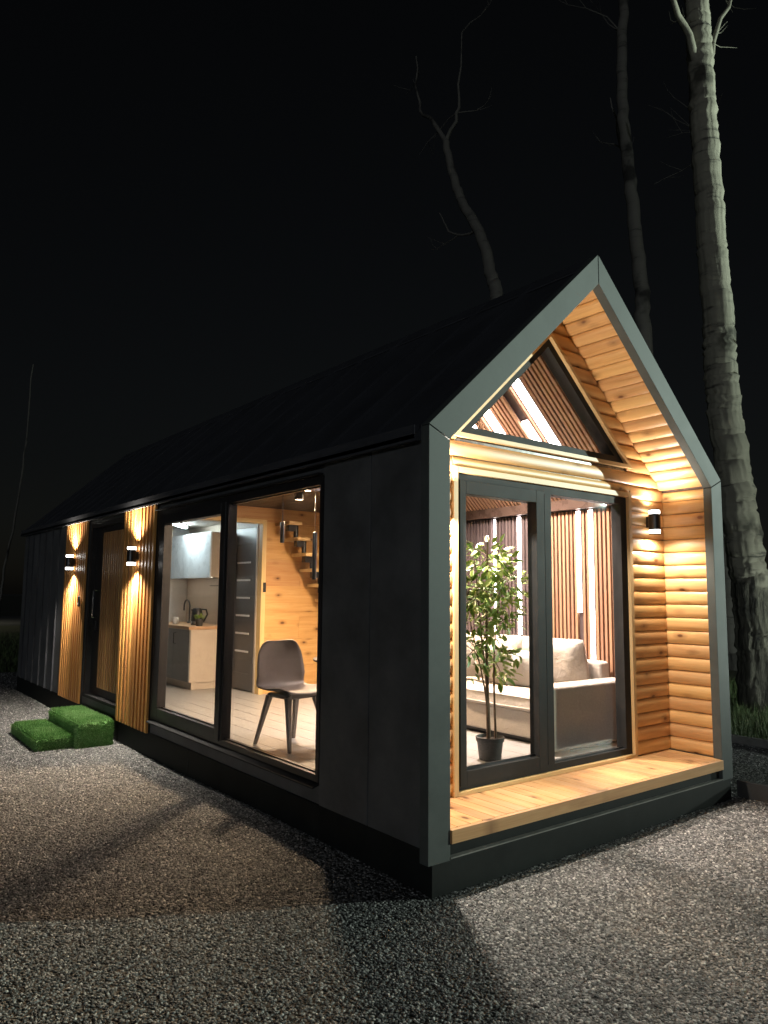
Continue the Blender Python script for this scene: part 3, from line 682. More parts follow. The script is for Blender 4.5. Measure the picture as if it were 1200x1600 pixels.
ob('armrest', Box(2.12, 2.98, 2.985, 3.15, FL + 0.03, FL + 0.54), 'fabric', sofa, bevel=0.025)
ob('backrest', Box(2.84, 2.985, 0.96, 2.98, FL + 0.27, FL + 0.66), 'fabric', sofa, bevel=0.03)
for a, b in ((0.96, 1.955), (1.965, 2.98)):
    c = ob('seat_cushion', Box(2.09, 2.84, a, b, FL + 0.272, FL + 0.415), 'fabric', sofa, bevel=0.035)
    ob('piping', MB().tube([(2.093, a + 0.03, FL + 0.385), (2.089, (a + b) / 2, FL + 0.388), (2.093, b - 0.03, FL + 0.385)], 0.006, 6).tube([(2.093, a + 0.03, FL + 0.302), (2.089, (a + b) / 2, FL + 0.298), (2.093, b - 0.03, FL + 0.302)], 0.006, 6), 'fabric', c, smooth=60)
for a, b in ((1.00, 1.68), (1.685, 2.34), (2.345, 2.97)):
    mw = Matrix.Translation(((2.70 - 2.5), (a + b) / 2 - 1.9, 0.63)) @ Matrix.Rotation(pi / 2, 4, 'Z') @ Matrix.Rotation(radians(-12), 4, 'X')
    pillow('back_cushion', b - a, 0.46, 0.24, 'fabric', sofa, mw=mw, power=5, pinch=0.03)
for i, (y, x, a, tl, sz, mt, lab) in enumerate(((1.52, 2.46, 12, 18, 0.36, 'fabric_lt', 'cream throw pillow behind the glazed sash edge'), (1.84, 2.40, -10, 22, 0.40, 'fabric', 'greige square throw pillow tilted behind the plant'),
                                    (2.28, 2.36, 16, 30, 0.42, 'fabric_lt', 'cream throw pillow on the sofa behind the plant stems'))):
    p_ = tag(pillow('throw_pillow', sz, sz, 0.15, mt, None, Matrix.Translation((x, y, FL + 0.415 + sz * 0.46)) @ Matrix.Rotation(pi / 2 + radians(a), 4, 'Z') @ Matrix.Rotation(radians(-tl), 4, 'X') @ Matrix.Rotation(radians(7 * (i - 1)), 4, 'Y')), lab, 'pillow', 'throw pillows on the sofa')

# tall artificial plant in a pot
random.seed(21)
pl = thing('potted_plant', 'tall leafy variegated ficus in a small dark pot behind the glazed door', 'plant', (1.46, 0.96, FL))
ob('pot', MB().lathe([(0.078, 0.0), (0.082, 0.004), (0.098, 0.135), (0.106, 0.137), (0.109, 0.168), (0.101, 0.170), (0.096, 0.145)], (1.46, 0.96, FL + 0.007), 28), 'pot', pl, smooth=40)
ob('soil', MB().lathe([(0.0, 0.150), (0.05, 0.152), (0.097, 0.146)], (1.46, 0.96, FL + 0.007), 20), 'soil', pl, smooth=60)
def bez(pts, n=12):
    out = []; P = [Vector(p) for p in pts]
    for i in range(n + 1):
        t = i / n; Q = P[:]
        while len(Q) > 1: Q = [Q[k].lerp(Q[k + 1], t) for k in range(len(Q) - 1)]
        out.append(Q[0])
    return out
px, py, pz = 1.46, 0.96, FL + 0.14
stems = [bez([(px - 0.01, py, pz), (px - 0.02, py + 0.02, pz + 0.5), (px - 0.03, py, pz + 0.9), (px + 0.02, py + 0.03, pz + 1.55)]),
         bez([(px + 0.05, py - 0.01, pz), (px + 0.06, py, pz + 0.3), (px + 0.02, py + 0.01, pz + 0.6), (px + 0.07, py, pz + 0.85), (px + 0.16, py + 0.02, pz + 1.2)]),
         bez([(px - 0.02, py + 0.0, pz + 0.2), (px - 0.05, py - 0.02, pz + 0.3), (px - 0.10, py - 0.03, pz + 0.55), (px - 0.16, py + 0.02, pz + 0.75), (px - 0.22, py + 0.02, pz + 1.05)]),
         bez([(px - 0.02, py + 0.01, pz + 0.45), (px - 0.05, py + 0.02, pz + 0.6), (px - 0.08, py + 0.02, pz + 0.95), (px - 0.12, py + 0.03, pz + 1.35)])]
for i, st in enumerate(stems):
    r0 = (0.017, 0.010, 0.009, 0.010)[i]
    ob('stem', MB().tube(st, [r0 * (1 - 0.7 * k / 12) for k in range(13)], 8), 'stem', pl, smooth=60)
LEAFPTS = [(0, 0, 0), (0.35, 0.10, 0.015), (0.5, 0.30, 0.02), (0.42, 0.62, 0.012), (0.0, 1.0, -0.06)]
def leaf_geo():
    """pointed oval leaf, 1 long, folded slightly along the rib"""
    v = [(0, 0, 0), (0, 0.3, -0.02), (0, 0.62, -0.03), (0, 1.0, -0.12), (0.17, 0.14, 0.03), (0.235, 0.42, 0.035), (0.155, 0.74, 0.0), (-0.17, 0.14, 0.03), (-0.235, 0.42, 0.035), (-0.155, 0.74, 0.0)]
    f = [(0, 4, 1), (4, 5, 2, 1), (5, 6, 2), (6, 3, 2), (0, 1, 7), (7, 1, 2, 8), (8, 2, 9), (9, 2, 3)]
    u = [(0.5, 0), (0.5, .3), (0.5, .6), (0.5, 1), (1, .14), (1, .42), (1, .74), (0, .14), (0, .42), (0, .74)]
    return v, f, u
lv, lfc, luv = leaf_geo()
def leaf_mesh(mats, name):
    V, F, U = [], [], []
    for m in mats:
        b = len(V); V += [tuple(m @ Vector(p)) for p in lv]; F += [tuple(b + i for i in q) for q in lfc]; U += luv
    me = bpy.data.meshes.new(name); me.from_pydata(V, [], F); uvl = me.uv_layers.new(name='UVMap')
    uvl.data.foreach_set('uv', [c for l in me.loops for c in U[l.vertex_index]])
    me.polygons.foreach_set('use_smooth', [True] * len(me.polygons)); me.materials.append(M['leaf']); me.update(); return me
leafm = leaf_mesh([Matrix.Identity(4)], 'leaf')
clusters = [((px + 0.0, py, 1.86), (0.20, 0.16, 0.15), 125), ((px + 0.20, py + 0.02, 1.70), (0.19, 0.15, 0.15), 110), ((px - 0.20, py, 1.62), (0.16, 0.15, 0.17), 100), ((px + 0.05, py, 1.55), (0.24, 0.17, 0.15), 120),
            ((px + 0.16, py, 1.40), (0.17, 0.14, 0.10), 45), ((px - 0.12, py, 1.40), (0.13, 0.12, 0.10), 40), ((px - 0.22, py - 0.01, 1.16), (0.13, 0.12, 0.17), 70), ((px + 0.10, py - 0.02, 1.10), (0.14, 0.12, 0.17), 70), ((px - 0.04, py, 1.27), (0.10, 0.10, 0.08), 25), ((px + 0.29, py - 0.02, 1.12), (0.05, 0.05, 0.07), 9)]
lm = []
tw = MB()
for (c, r, k) in clusters:
    c = Vector(c); near = min((p for s in stems for p in s[5:]), key=lambda p: (p - c).length)
    for q in range(7):
        d = Vector((random.gauss(0, 1), random.gauss(0, 1), random.gauss(0.3, 1))).normalized(); e = c + Vector((d.x * r[0], d.y * r[1], d.z * r[2])) * 0.85
        st = near.lerp(c, random.uniform(0, 0.5)); tw.tube([st, st.lerp(e, 0.5) + Vector((0, 0, 0.015)), e], [0.004, 0.003, 0.0015], 5)
    for q in range(int(k * 0.95)):
        d = Vector((random.gauss(0, 1), random.gauss(0, 1), random.gauss(0, 1))).normalized() * random.uniform(0.35, 1.0)
        p = c + Vector((d.x * r[0] * 1.18, d.y * r[1] * 1.1, d.z * r[2] * 1.1)); L_ = random.uniform(0.065, 0.10)
        ydir = (Vector((d.x, d.y, d.z * 0.5)) + Vector((random.gauss(0, .35), random.gauss(0, .35), random.gauss(-0.1, .3)))).normalized()
        zup = Vector((random.gauss(0, .5), random.gauss(0, .5), 1)); x = ydir.cross(zup).normalized(); z = x.cross(ydir)
        lm.append(Matrix(((x.x * L_, ydir.x * L_, z.x * L_, p.x), (x.y * L_, ydir.y * L_, z.y * L_, p.y), (x.z * L_, ydir.z * L_, z.z * L_, p.z), (0, 0, 0, 1))))
ob('twigs', tw, 'stem', pl)
lm.sort(key=lambda m: m.translation.y)
for m in lm[:290]: ob('leaf', leafm, 'leaf', pl, mw=m)
fo = ob('foliage', leaf_mesh(lm[290:], 'foliage'), 'leaf', pl); fo['kind'] = 'stuff'

# dining chair
def smooth_curve(vals, n):
    k = len(vals) - 1; out = []
    for i in range(n + 1):
        t = i / n * k; a = min(int(t), k - 1); f = t - a
        p0, p1, p2, p3 = vals[max(a - 1, 0)], vals[a], vals[a + 1], vals[min(a + 2, k)]
        out.append(tuple(0.5 * (2 * B + (C_ - A) * f + (2 * A - 5 * B + 4 * C_ - D) * f * f + (3 * B - A - 3 * C_ + D) * f ** 3) for A, B, C_, D in zip(p0, p1, p2, p3)))
    return out
chair = thing('dining_chair', 'taupe moulded shell chair on four splayed legs behind the side window', 'chair', (0.51, 2.27, FL + 0.007), world=False, rz=radians(6))
prof = smooth_curve([(-0.235, 0.425, 0.175), (-0.215, 0.445, 0.20), (-0.10, 0.445, 0.222), (0.02, 0.432, 0.232), (0.12, 0.432, 0.235), (0.185, 0.465, 0.238), (0.212, 0.54, 0.238), (0.228, 0.63, 0.232), (0.243, 0.73, 0.215), (0.252, 0.80, 0.175), (0.254, 0.825, 0.13)], 34)
sh = MB(); nu = 18
for j, (y, z, w_) in enumerate(prof):
    t = j / 34; back = min(1, max(0, (t - 0.42) / 0.2)); 
    for i in range(nu + 1):
        u = -1 + 2 * i / nu; a = abs(u) ** 2.2
        sh.v.append((u * w_, y - back * 0.075 * a + (0.02 * a if t < 0.1 else 0), z + (1 - back) * 0.035 * a * min(1, t * 6)))
for j in range(34):
    for i in range(nu): a = j * (nu + 1) + i; sh.f.append((a, a + 1, a + nu + 2, a + nu + 1))
so = ob('seat_shell', sh, 'chair', chair, smooth=80); md = so.modifiers.new('solid', 'SOLIDIFY'); md.thickness = 0.009; md.offset = -1
ob('seat_frame', Box(-0.15, 0.15, -0.15, 0.14, 0.385, 0.418), 'chair', chair, bevel=0.012)
for sx in (-1, 1):
    for sy in (-1, 1):
        top = Vector((sx * 0.135, sy * 0.125 - 0.005, 0.40)); ft = Vector((sx * 0.195, sy * 0.235 - 0.01, 0.0)); mb = MB()
        for (c, h) in ((top, 0.024), (top.lerp(ft, 0.2), 0.021), (ft, 0.0135)):
            for a, b in ((-1, -1), (1, -1), (1, 1), (-1, 1)): mb.v.append((c.x + a * h, c.y + b * h, c.z))
        for i in range(2):
            for k in range(4): mb.f.append((i * 4 + (k + 1) % 4, i * 4 + k, i * 4 + 4 + k, i * 4 + 4 + (k + 1) % 4))
        mb.f += [(0, 1, 2, 3), (11, 10, 9, 8)]
        ob('leg', mb, 'chair', chair, bevel=0.006)
table = thing('round_table', 'small round dark table at the edge of the side window', 'table', (0.76, 1.52, FL + 0.007))
ob('table_top', MB().lathe([(0.0, 0.715), (0.43, 0.715), (0.445, 0.722), (0.45, 0.735), (0.445, 0.738), (0.0, 0.738)], (0.76, 1.52, FL + 0.007), 40), 'tabletop', table, smooth=40)
ob('pedestal', MB().lathe([(0.03, 0.02), (0.028, 0.3), (0.03, 0.68), (0.09, 0.714)], (0.76, 1.52, FL + 0.007), 20), 'frost', table, smooth=40)
ob('foot', MB().lathe([(0.24, 0.0), (0.24, 0.012), (0.05, 0.024), (0.0, 0.024)], (0.76, 1.52, FL + 0.007), 32), 'frost', table, smooth=40)
vase = thing('flower_vase', 'tiny vase of pale flowers on the round table', 'vase', (0.52, 1.72, FL + 0.745))
ob('vase_body', MB().lathe([(0.02, 0.0), (0.03, 0.02), (0.026, 0.05), (0.016, 0.07)], (0.52, 1.72, FL + 0.7455), 16), 'frost', vase, smooth=50)
fb = MB()
for i in range(9):
    a = i * 0.7; fb.tube([(0.52, 1.72, FL + 0.80), (0.52 + 0.04 * cos(a), 1.72 + 0.04 * sin(a), FL + 0.86 + 0.01 * (i % 3))], [0.002, 0.014], 6)
ob('flowers', fb, 'fabric_lt', vase)

# pendant lamps
for (x, y, z1, z0, ztop, lab) in ((1.0, 3.345, 2.30, 2.09, 2.652, 'black tube pendant lamp hanging in front of the stair'), (1.0, 2.74, 2.16, 1.72, 3.255, 'longer black tube pendant lamp at the edge of the side window')):
    t = thing('pendant_lamp', lab, 'pendant lamp', (x, y, ztop), 'tube pendant lamps')
    ob('cord', MB().tube([(x, y, z1 - 0.02), (x, y, ztop)], 0.004, 6), 'black', t)
    ob('tube', MB().lathe([(0.020, z0), (0.021, z0 + 0.003), (0.021, z1 - 0.004), (0.008, z1)], (x, y, 0), 18), 'dsteel', t, smooth=40)
    ob('canopy', MB().lathe([(0.045, ztop - 0.02), (0.047, ztop - 0.018), (0.047, ztop)], (x, y, 0), 18), 'black', t, smooth=40)

# stair on the partition
stair = thing('staircase', 'black metal stair with pine treads against the wooden partition', 'staircase', (2.4, 4.9, FL))
for i in range(10):
    x = 1.99 + 0.122 * i; z = 2.43 - 0.19 * i
    if x + 0.10 > 3.01: break
    ob('tread', Box(x - 0.092, x + 0.092, 4.74, 5.09, z, z + 0.04), 'trim_h', stair, bevel=0.003)
    ob('bracket', MB().box(x - 0.065, x + 0.04, 4.80, 4.88, z - 0.075, z - 0.001), 'black', stair, bevel=0.003)
    ob('post', MB().tube([(x + 0.062, 4.84, z - 0.15), (x + 0.062, 4.84, z - 0.002)], 0.030, 14), 'black', stair, smooth=40)

# kitchen
kx0, kx1, ky0, ky1 = 1.18, 1.775, 5.94, 7.49
kit = thing('kitchen_unit', 'kitchen base unit with grey fronts and oak worktop', 'kitchen unit', (1.48, 6.7, FL))
ob('carcass', Box(kx0 + 0.02, kx1, ky0, ky1, FL + 0.09, 1.115), 'beige', kit)
ob('kick_board', Box(kx0 + 0.05, kx1 - 0.01, ky0 + 0.012, ky1, FL + 0.001, FL + 0.09), 'beige', kit)
ob('worktop', Box(kx0 - 0.015, kx1, ky0 - 0.012, ky1, 1.1155, 1.155), 'oaktop', kit, bevel=0.003)
for i in range(3):
    a = ky0 + 0.004 + i * 0.515
    d = ob('cabinet_door', Box(kx0, kx0 + 0.019, a, a + 0.511, FL + 0.10, 1.11), 'greyfront', kit, bevel=0.002)
    ob('handle', MB().tube([(kx0, a + 0.44, 0.92), (kx0 - 0.03, a + 0.44, 0.92), (kx0 - 0.03, a + 0.44, 1.06), (kx0, a + 0.44, 1.06)], 0.006, 6), 'black', d)
wc = thing('wall_cabinet', 'glossy white kitchen wall cabinet', 'cabinet', (1.6, 6.7, 1.79))
ob('carcass', Box(1.455, 1.775, 5.955, 7.49, 1.79, 2.385), 'beige', wc)
for i in range(2): ob('cabinet_door', Box(1.433, 1.454, 5.955 + i * 0.768, 6.720 + i * 0.768, 1.782, 2.39), 'white', wc, bevel=0.002)
ob('under_light', Box(1.46, 1.49, 6.0, 7.42, 1.786, 1.7895), 'under', wc)
ob('rail', MB().tube([(1.62, 6.0, 1.73), (1.62, 6.0, 1.68), (1.62, 6.35, 1.68)], 0.006, 6), 'black', wc)
kt = thing('kettle', 'black electric kettle on the oak worktop', 'kettle', (1.45, 6.35, 1.155))
ob('body', MB().lathe([(0.078, 0.0), (0.08, 0.02), (0.074, 0.12), (0.066, 0.205), (0.05, 0.222), (0.0, 0.226)], (1.45, 6.35, 1.1565), 24), 'black', kt, smooth=40)
ob('handle', MB().tube([(1.49, 6.29, 1.365), (1.53, 6.24, 1.36), (1.54, 6.22, 1.30), (1.51, 6.27, 1.20)], 0.011, 8), 'black', kt, smooth=50)
ob('spout', MB().prism([(1.385, 1.33), (1.40, 1.29), (1.40, 1.365), (1.37, 1.365)], 1, 6.34, 6.37), 'black', kt)
ob('band', MB().lathe([(0.0812, 0.018), (0.0795, 0.05)], (1.45, 6.35, 1.1565), 24), 'steel', kt, smooth=40)
hp = thing('herb_pot', 'small green herb in a dark pot beside the kettle', 'plant', (1.34, 6.02, 1.155))
ob('pot', MB().lathe([(0.04, 0.0), (0.052, 0.085), (0.048, 0.085)], (1.34, 6.02, 1.1565), 18), 'pot', hp, smooth=40)
hm = []
for i in range(60):
    d = Vector((random.gauss(0, 1), random.gauss(0, 1), abs(random.gauss(0, 1)) + 0.1)).normalized(); p = Vector((1.34, 6.02, 1.245)) + d * random.uniform(0.02, 0.06); L_ = 0.038
    x = d.cross(Vector((0.3, 0.2, 1))).normalized(); z = x.cross(d)
    hm.append(Matrix(((x.x * L_, d.x * L_, z.x * L_, p.x), (x.y * L_, d.y * L_, z.y * L_, p.y), (x.z * L_, d.z * L_, z.z * L_, p.z), (0, 0, 0, 1))))
fo = ob('foliage', leaf_mesh(hm, 'foliage'), 'leaf', hp); fo['kind'] = 'stuff'
fa = thing('kitchen_tap', 'dark curved kitchen tap behind the kettle', 'tap', (1.60, 6.95, 1.155))
ob('spout', MB().tube([(1.60, 6.95, 1.156)] + [(1.60, 6.95 + 0.10 * (1 - cos(a)), 1.38 + 0.10 * sin(a)) for a in [pi * k / 10 for k in range(0, 10)]] + [(1.60, 7.15, 1.33)], 0.012, 8), 'dsteel', fa, smooth=60)
ob('base', MB().lathe([(0.03, 0.0), (0.028, 0.02), (0.016, 0.03)], (1.60, 6.95, 1.1565), 16), 'dsteel', fa, smooth=40)
sk = thing('wall_socket', 'black double socket above the worktop', 'socket', (1.775, 6.02, 1.36))
ob('plate', Box(1.768, 1.7795, 5.98, 6.13, 1.34, 1.42), 'black', sk, bevel=0.002)
for y in (6.018, 6.092): ob('outlet', MB().tube([(1.7675, y, 1.38), (1.765, y, 1.38)], 0.024, 14), 'dsteel', sk)
sn = thing('light_switch', 'small dark switch on the jamb of the inner door', 'switch', (1.77, 5.094, 1.6))
ob('plate', Box(1.75, 1.79, 5.086, 5.0945, 1.60, 1.72), 'black', sn, bevel=0.002)
mg = thing('mug', 'white mug on the worktop near the tap', 'mug', (1.36, 6.85, 1.155))
ob('body', MB().lathe([(0.034, 0.0), (0.04, 0.004), (0.041, 0.09), (0.037, 0.09), (0.036, 0.01), (0.0, 0.008)], (1.36, 6.85, 1.1565), 20), 'white', mg, smooth=40)
ob('handle', MB().tube([(1.36, 6.81, 1.23), (1.36, 6.785, 1.22), (1.36, 6.785, 1.19), (1.36, 6.81, 1.175)], 0.005, 6), 'white', mg, smooth=60)

# ceiling lamps inside
tl = thing('tube_light', 'bright cool white tube light under the kitchen ceiling', 'ceiling lamp', (1.2, 6.5, 2.53))
mwt = frame_matrix((0, 0, 0), (0.62, 0.78, 0), (0, 0, 1))
o = ob('tube', Box(-0.30, 0.36, -0.022, 0.022, -0.05, -0.022), 'tube', None, mw=mwt); o.parent = tl
o = ob('housing', Box(-0.32, 0.38, -0.03, 0.03, -0.0215, -0.001), 'white', None, mw=mwt); o.parent = tl
def spot_fixture(label, x, y, z, d, energy, size, col, soft=0.12):
    t = thing('ceiling_spotlight', label, 'ceiling lamp', (x, y, z), 'ceiling spotlights', world=False)
    ob('can', MB().lathe([(0.045, -0.10), (0.047, -0.098), (0.047, -0.01), (0.03, 0.0)], (0, 0, 0), 20), 'black', t, smooth=40)
    ob('lamp_face', MB().lathe([(0.0, -0.093), (0.04, -0.093), (0.04, -0.090), (0.0, -0.090)], (0, 0, 0), 20), 'bulb', t)
    lamp_light('spot_beam', t, (0, 0, -0.104), d, energy, size, col, 0.6, soft)
WARM = (1.0, 0.69, 0.44); PINK = (1.0, 0.80, 0.70)
spot_fixture('black ceiling spotlight under the loft towards the stair', 1.25, 3.45, 2.65, (-0.35, -0.15, -1), 660, 176, WARM)
spot_fixture('black ceiling spotlight under the loft near the side window', 1.9, 3.30, 2.65, (-0.2, 0.15, -1), 250, 176, WARM)
spot_fixture('black ceiling spotlight over the sofa', 1.70, 1.6, 3.70, (0.32, 0.0, -1), 1500, 92, PINK)
spot_fixture('black ceiling spotlight over the tall plant', 1.52, 1.0, 3.73, (0.3, 0.25, -1), 420, 92, PINK)

# ---------------------------------------------------------------- turf steps
def turf_step(name, label, x0, x1, y0, y1, h, nbl, seed):
    rnd = random.Random(seed)
    t = thing(name, label, 'step', ((x0 + x1) / 2, (y0 + y1) / 2, 0), 'artificial turf steps')
    b = ob('block', Box(x0, x1, y0, y1, -0.01, h - 0.012), 'turf', t, bevel=0.055)
    V, F = [], []
    def blade(p, n):
        n = (n + Vector((rnd.gauss(0, .45), rnd.gauss(0, .45), rnd.gauss(0, .45)))).normalized(); s = n.cross(Vector((rnd.random(), rnd.random(), rnd.random()))).normalized() * 0.0035; e = p + n * rnd.uniform(0.016, 0.042)
        k = len(V); V.extend([tuple(p - s), tuple(p + s), tuple(e)]); F.append((k, k + 1, k + 2))
    sx, sy = x1 - x0, y1 - y0; areas = [sx * sy, sx * h, sx * h, sy * h, sy * h]; T = sum(areas)
    for a, kind in zip(areas, range(5)):
        for _ in range(int(nbl * a / T)):
            u, v = rnd.random(), rnd.random(); i = 0.006
            if kind == 0: p, n = Vector((x0 + i + u * (sx - 2 * i), y0 + i + v * (sy - 2 * i), h - 0.014)), Vector((0, 0, 1))
            elif kind == 1: p, n = Vector((x0 + i + u * (sx - 2 * i), y0 + 0.002, v * (h - 0.02))), Vector((0, -1, 0.1))
            elif kind == 2: p, n = Vector((x0 + i + u * (sx - 2 * i), y1 - 0.002, v * (h - 0.02))), Vector((0, 1, 0.1))
            elif kind == 3: p, n = Vector((x0 + 0.002, y0 + i + u * (sy - 2 * i), v * (h - 0.02))), Vector((-1, 0, 0.1))
            else: p, n = Vector((x1 - 0.002, y0 + i + u * (sy - 2 * i), v * (h - 0.02))), Vector((1, 0, 0.1))
            blade(p, n)
    mb = MB(); mb.v = V; mb.f = F; o = ob('turf_pile', mb, 'turf', t); o['kind'] = 'stuff'
turf_step('turf_step', 'lower green artificial turf step out on the gravel', -0.765, -0.425, 5.02, 6.16, 0.125, 34000, 3)
turf_step('turf_step', 'taller green artificial turf step against the cabin wall', -0.405, -0.065, 4.93, 6.06, 0.26, 40000, 4)

# ---------------------------------------------------------------- edgings on the right
e1 = thing('ground_board', 'black board on edge running out from the cabin corner', 'board', (3.4, -0.6, 0))
ob('board', Box(3.285, 3.33, -2.6, 0.02, -0.03, 0.145), 'board', e1, bevel=0.005)
ob('stake', Box(3.331, 3.37, -1.25, -1.21, -0.05, 0.12), 'board', e1)
e2 = thing('bed_edging', 'grey timber edging between the gravel and the lawn', 'edging', (5.48, 2, 0))
for a, b in ((-3.0, -0.9), (-0.894, 1.2), (1.206, 3.3), (3.306, 5.4), (5.406, 7.5)):
    ob('timber', Box(5.44, 5.52, a, b, -0.04, 0.085), 'edging', e2, bevel=0.008)

# ---------------------------------------------------------------- trees
def crook(path, n, amp, rnd):
    pts = smooth_curve([tuple(p) for p in path], n); out = []
    for i, p in enumerate(pts):
        k = amp * (1 if 0 < i < n else 0); out.append(Vector((p[0] + rnd.gauss(0, k), p[1] + rnd.gauss(0, k), p[2])))
    return out
def trunk_mesh(path, r0, r1, nseg, rnd, rough, flare=0.0):
    mb = MB(); n = len(path); rad = []
    for i in range(n):
        t = i / (n - 1); rad.append((r0 + (r1 - r0) * t) * (1 + flare * math.exp(-path[i].z * 1.6)) * (1 + rnd.gauss(0, 0.004)))
    mb.tube(path, rad, nseg)
    if rough:
        ph = [rnd.uniform(0, 6.28) for _ in range(6)]
        for i in range(n):
            c = path[i]; fz = math.exp(-max(0, c.z - 1.2) * 0.55)
            for k in range(nseg):
                q = i * nseg + k; v = Vector(mb.v[q]); a = 2 * pi * k / nseg
                d = rough * (0.25 + fz) * (sin(7 * a + ph[0] + c.z * 1.1) + 0.7 * sin(13 * a + ph[1] - c.z * 2.1) + 0.6 * sin(19 * a + ph[2] + c.z * 3.3) + rnd.gauss(0, 0.5))
                mb.v[q] = tuple(v + (v - c).normalized() * d)
    return mb
def tree(name, label, path, r0, r1, mat, branches, seed, nseg=14, rings=40, rough=0.0, flare=0.0, twigs=40, top=0.8, group='bare trees around the cabin'):
    rnd = random.Random(seed); base = Vector(path[0])
    t = thing(name, label, 'tree', tuple(base), group)
    pth = crook(path, rings, 0.012, rnd)
    tr = ob('trunk', trunk_mesh(pth, r0, r1, nseg, rnd, rough, flare), mat, t, smooth=70)
    ends = []
    for br, ra in branches:
        bp = crook(br, 10, 0.03, rnd); ob('branch', MB().tube(bp, [ra * (1 - 0.75 * i / 10) for i in range(11)], 8), mat, t, smooth=70); ends += bp[2:]
    mb = MB(); ends += pth[int(rings * top):]
    for _ in range(twigs):
        s = rnd.choice(ends); d = Vector((rnd.gauss(0, 1), rnd.gauss(0, 1), rnd.uniform(0.1, 1.3))).normalized(); l = rnd.uniform(0.5, 1.8); p = [s]
        for k in range(4):
            d = (d + Vector((rnd.gauss(0, .25), rnd.gauss(0, .25), rnd.gauss(0.05, .2)))).normalized(); p.append(p[-1] + d * l / 4)
        mb.tube(p, [0.014, 0.011, 0.008, 0.006, 0.003], 5)
        for q in range(2):
            e = [p[2 + q]]; d2 = (d + Vector((rnd.gauss(0, .8), rnd.gauss(0, .8), rnd.gauss(0, .6)))).normalized()
            for k in range(3): d2 = (d2 + Vector((rnd.gauss(0, .2), rnd.gauss(0, .2), 0.1))).normalized(); e.append(e[-1] + d2 * l / 7)
            mb.tube(e, [0.006, 0.005, 0.004, 0.002], 4)
    if twigs: ob('crown', mb, mat, t)
    return t
A = [(8.06, 2.05, -0.1), (7.97, 2.05, 1.17), (7.75, 2.05, 2.34), (7.45, 2.05, 3.69), (7.31, 2.05, 4.59), (7.26, 2.05, 5.71), (7.18, 2.05, 6.93), (7.11, 2.05, 8.38), (7.08, 2.05, 9.48), (7.04, 2.05, 10.6), (6.95, 2.1, 12.5)]
tree('aspen_tree', 'thick pale aspen trunk rising beside the cabin gable', A, 0.26, 0.15, 'aspen',
     [([(7.06, 2.05, 9.2), (6.77, 2.05, 9.72), (6.36, 2.05, 10.1), (5.9, 2.0, 10.9)], 0.07), ([(7.12, 2.05, 9.2), (7.5, 2.05, 10.0), (8.0, 2.05, 10.9), (8.3, 2.1, 11.8)], 0.05)], 5, 72, 190, 0.007, 0.2, 4)
B = [(9.0, 4.2, 0), (9.0, 4.25, 3), (9.0, 4.31, 5.89), (9.0, 4.34, 6.99), (9.0, 4.41, 8.12), (9.0, 4.5, 9.43), (9.0, 4.61, 10.52), (9.0, 4.61, 11.85), (9.0, 4.53, 13.15), (9.0, 4.5, 15)]
tree('aspen_tree', 'slender pale trunk just behind the gable peak', B, 0.16, 0.08, 'birch', [([(9, 4.45, 9.0), (9.4, 4.9, 10.2), (9.6, 5.3, 11.8)], 0.05)], 6, 14, 60, 0.002, 0.2, 5)
Cc = [(8.0, 6.3, 0), (8.0, 6.6, 4), (8.0, 6.99, 7.44), (8.0, 7.16, 8.18), (8.0, 7.49, 9.22), (8.0, 8.07, 10.27), (8.0, 8.38, 11.16), (8.0, 8.55, 11.86)]
tree('aspen_tree', 'crooked forked tree rising above the middle of the roof', Cc, 0.16, 0.075, 'birch', [([(8.0, 8.55, 11.86), (8.0, 9.03, 12.59), (8.0, 9.49, 13.25), (8.0, 9.62, 14.6)], 0.06), ([(8.0, 8.55, 11.86), (8.0, 8.23, 12.24), (8.0, 8.1, 12.86), (8.0, 8.02, 14.2)], 0.05),
     ([(8.0, 7.5, 9.3), (8.1, 8.4, 9.6), (8.2, 9.0, 10.4)], 0.035)], 8, 12, 50, 0.002, 0.2, 5)
D = [(0.40, 14.0, 0), (0.46, 14.0, 1.36), (0.49, 14.0, 1.82), (0.61, 14.0, 2.83), (0.70, 14.0, 3.8), (0.75, 14.0, 4.78), (0.8, 14.0, 6.5)]
tree('birch_sapling', 'thin pale sapling leaning past the far end of the cabin', D, 0.030, 0.012, 'birch', [], 9, 8, 24, 0, 0, 0)
tree('aspen_tree', 'dim trunk at the far right edge behind the thick aspen', [(13.5, 5.2, 0), (13.4, 5.2, 4), (13.3, 5.1, 8), (13.3, 5.1, 13)], 0.17, 0.09, 'birch', [], 10, 12, 40, 0.002, 0.2, 8)

# ---------------------------------------------------------------- floodlight mast off to the right (out of the picture)
fm = thing('floodlight_mast', 'yard floodlight on a steel mast in front of the gable', 'floodlight', (17.5, -10.1, 0))
ob('mast', MB().tube([(17.5, -10.1, 0), (17.5, -10.1, 4.75)], 0.05, 12), 'dsteel', fm, smooth=40)
ob('housing', Box(17.42, 17.7, -10.25, -9.98, 4.42, 4.78), 'black', fm, bevel=0.01)

bl = thing('fill_bollard', 'unseen bollard light added to brighten the thick aspen and right gravel', 'bollard light', (8.4, -1.3, 0))  # added out of view to brighten the trunk foot and the right ground
ob('post', MB().lathe([(0.05, 0.0), (0.05, 0.86), (0.046, 0.87)], (8.4, -1.3, 0), 20), 'black', bl, smooth=40)
ob('diffuser', MB().lathe([(0.040, 0.871), (0.042, 0.875), (0.042, 0.965), (0.040, 0.969)], (8.4, -1.3, 0), 20), 'bollard', bl, smooth=40)
ob('cap', MB().lathe([(0.052, 0.970), (0.052, 0.995), (0.0, 1.0)], (8.4, -1.3, 0), 20), 'black', bl, smooth=40)

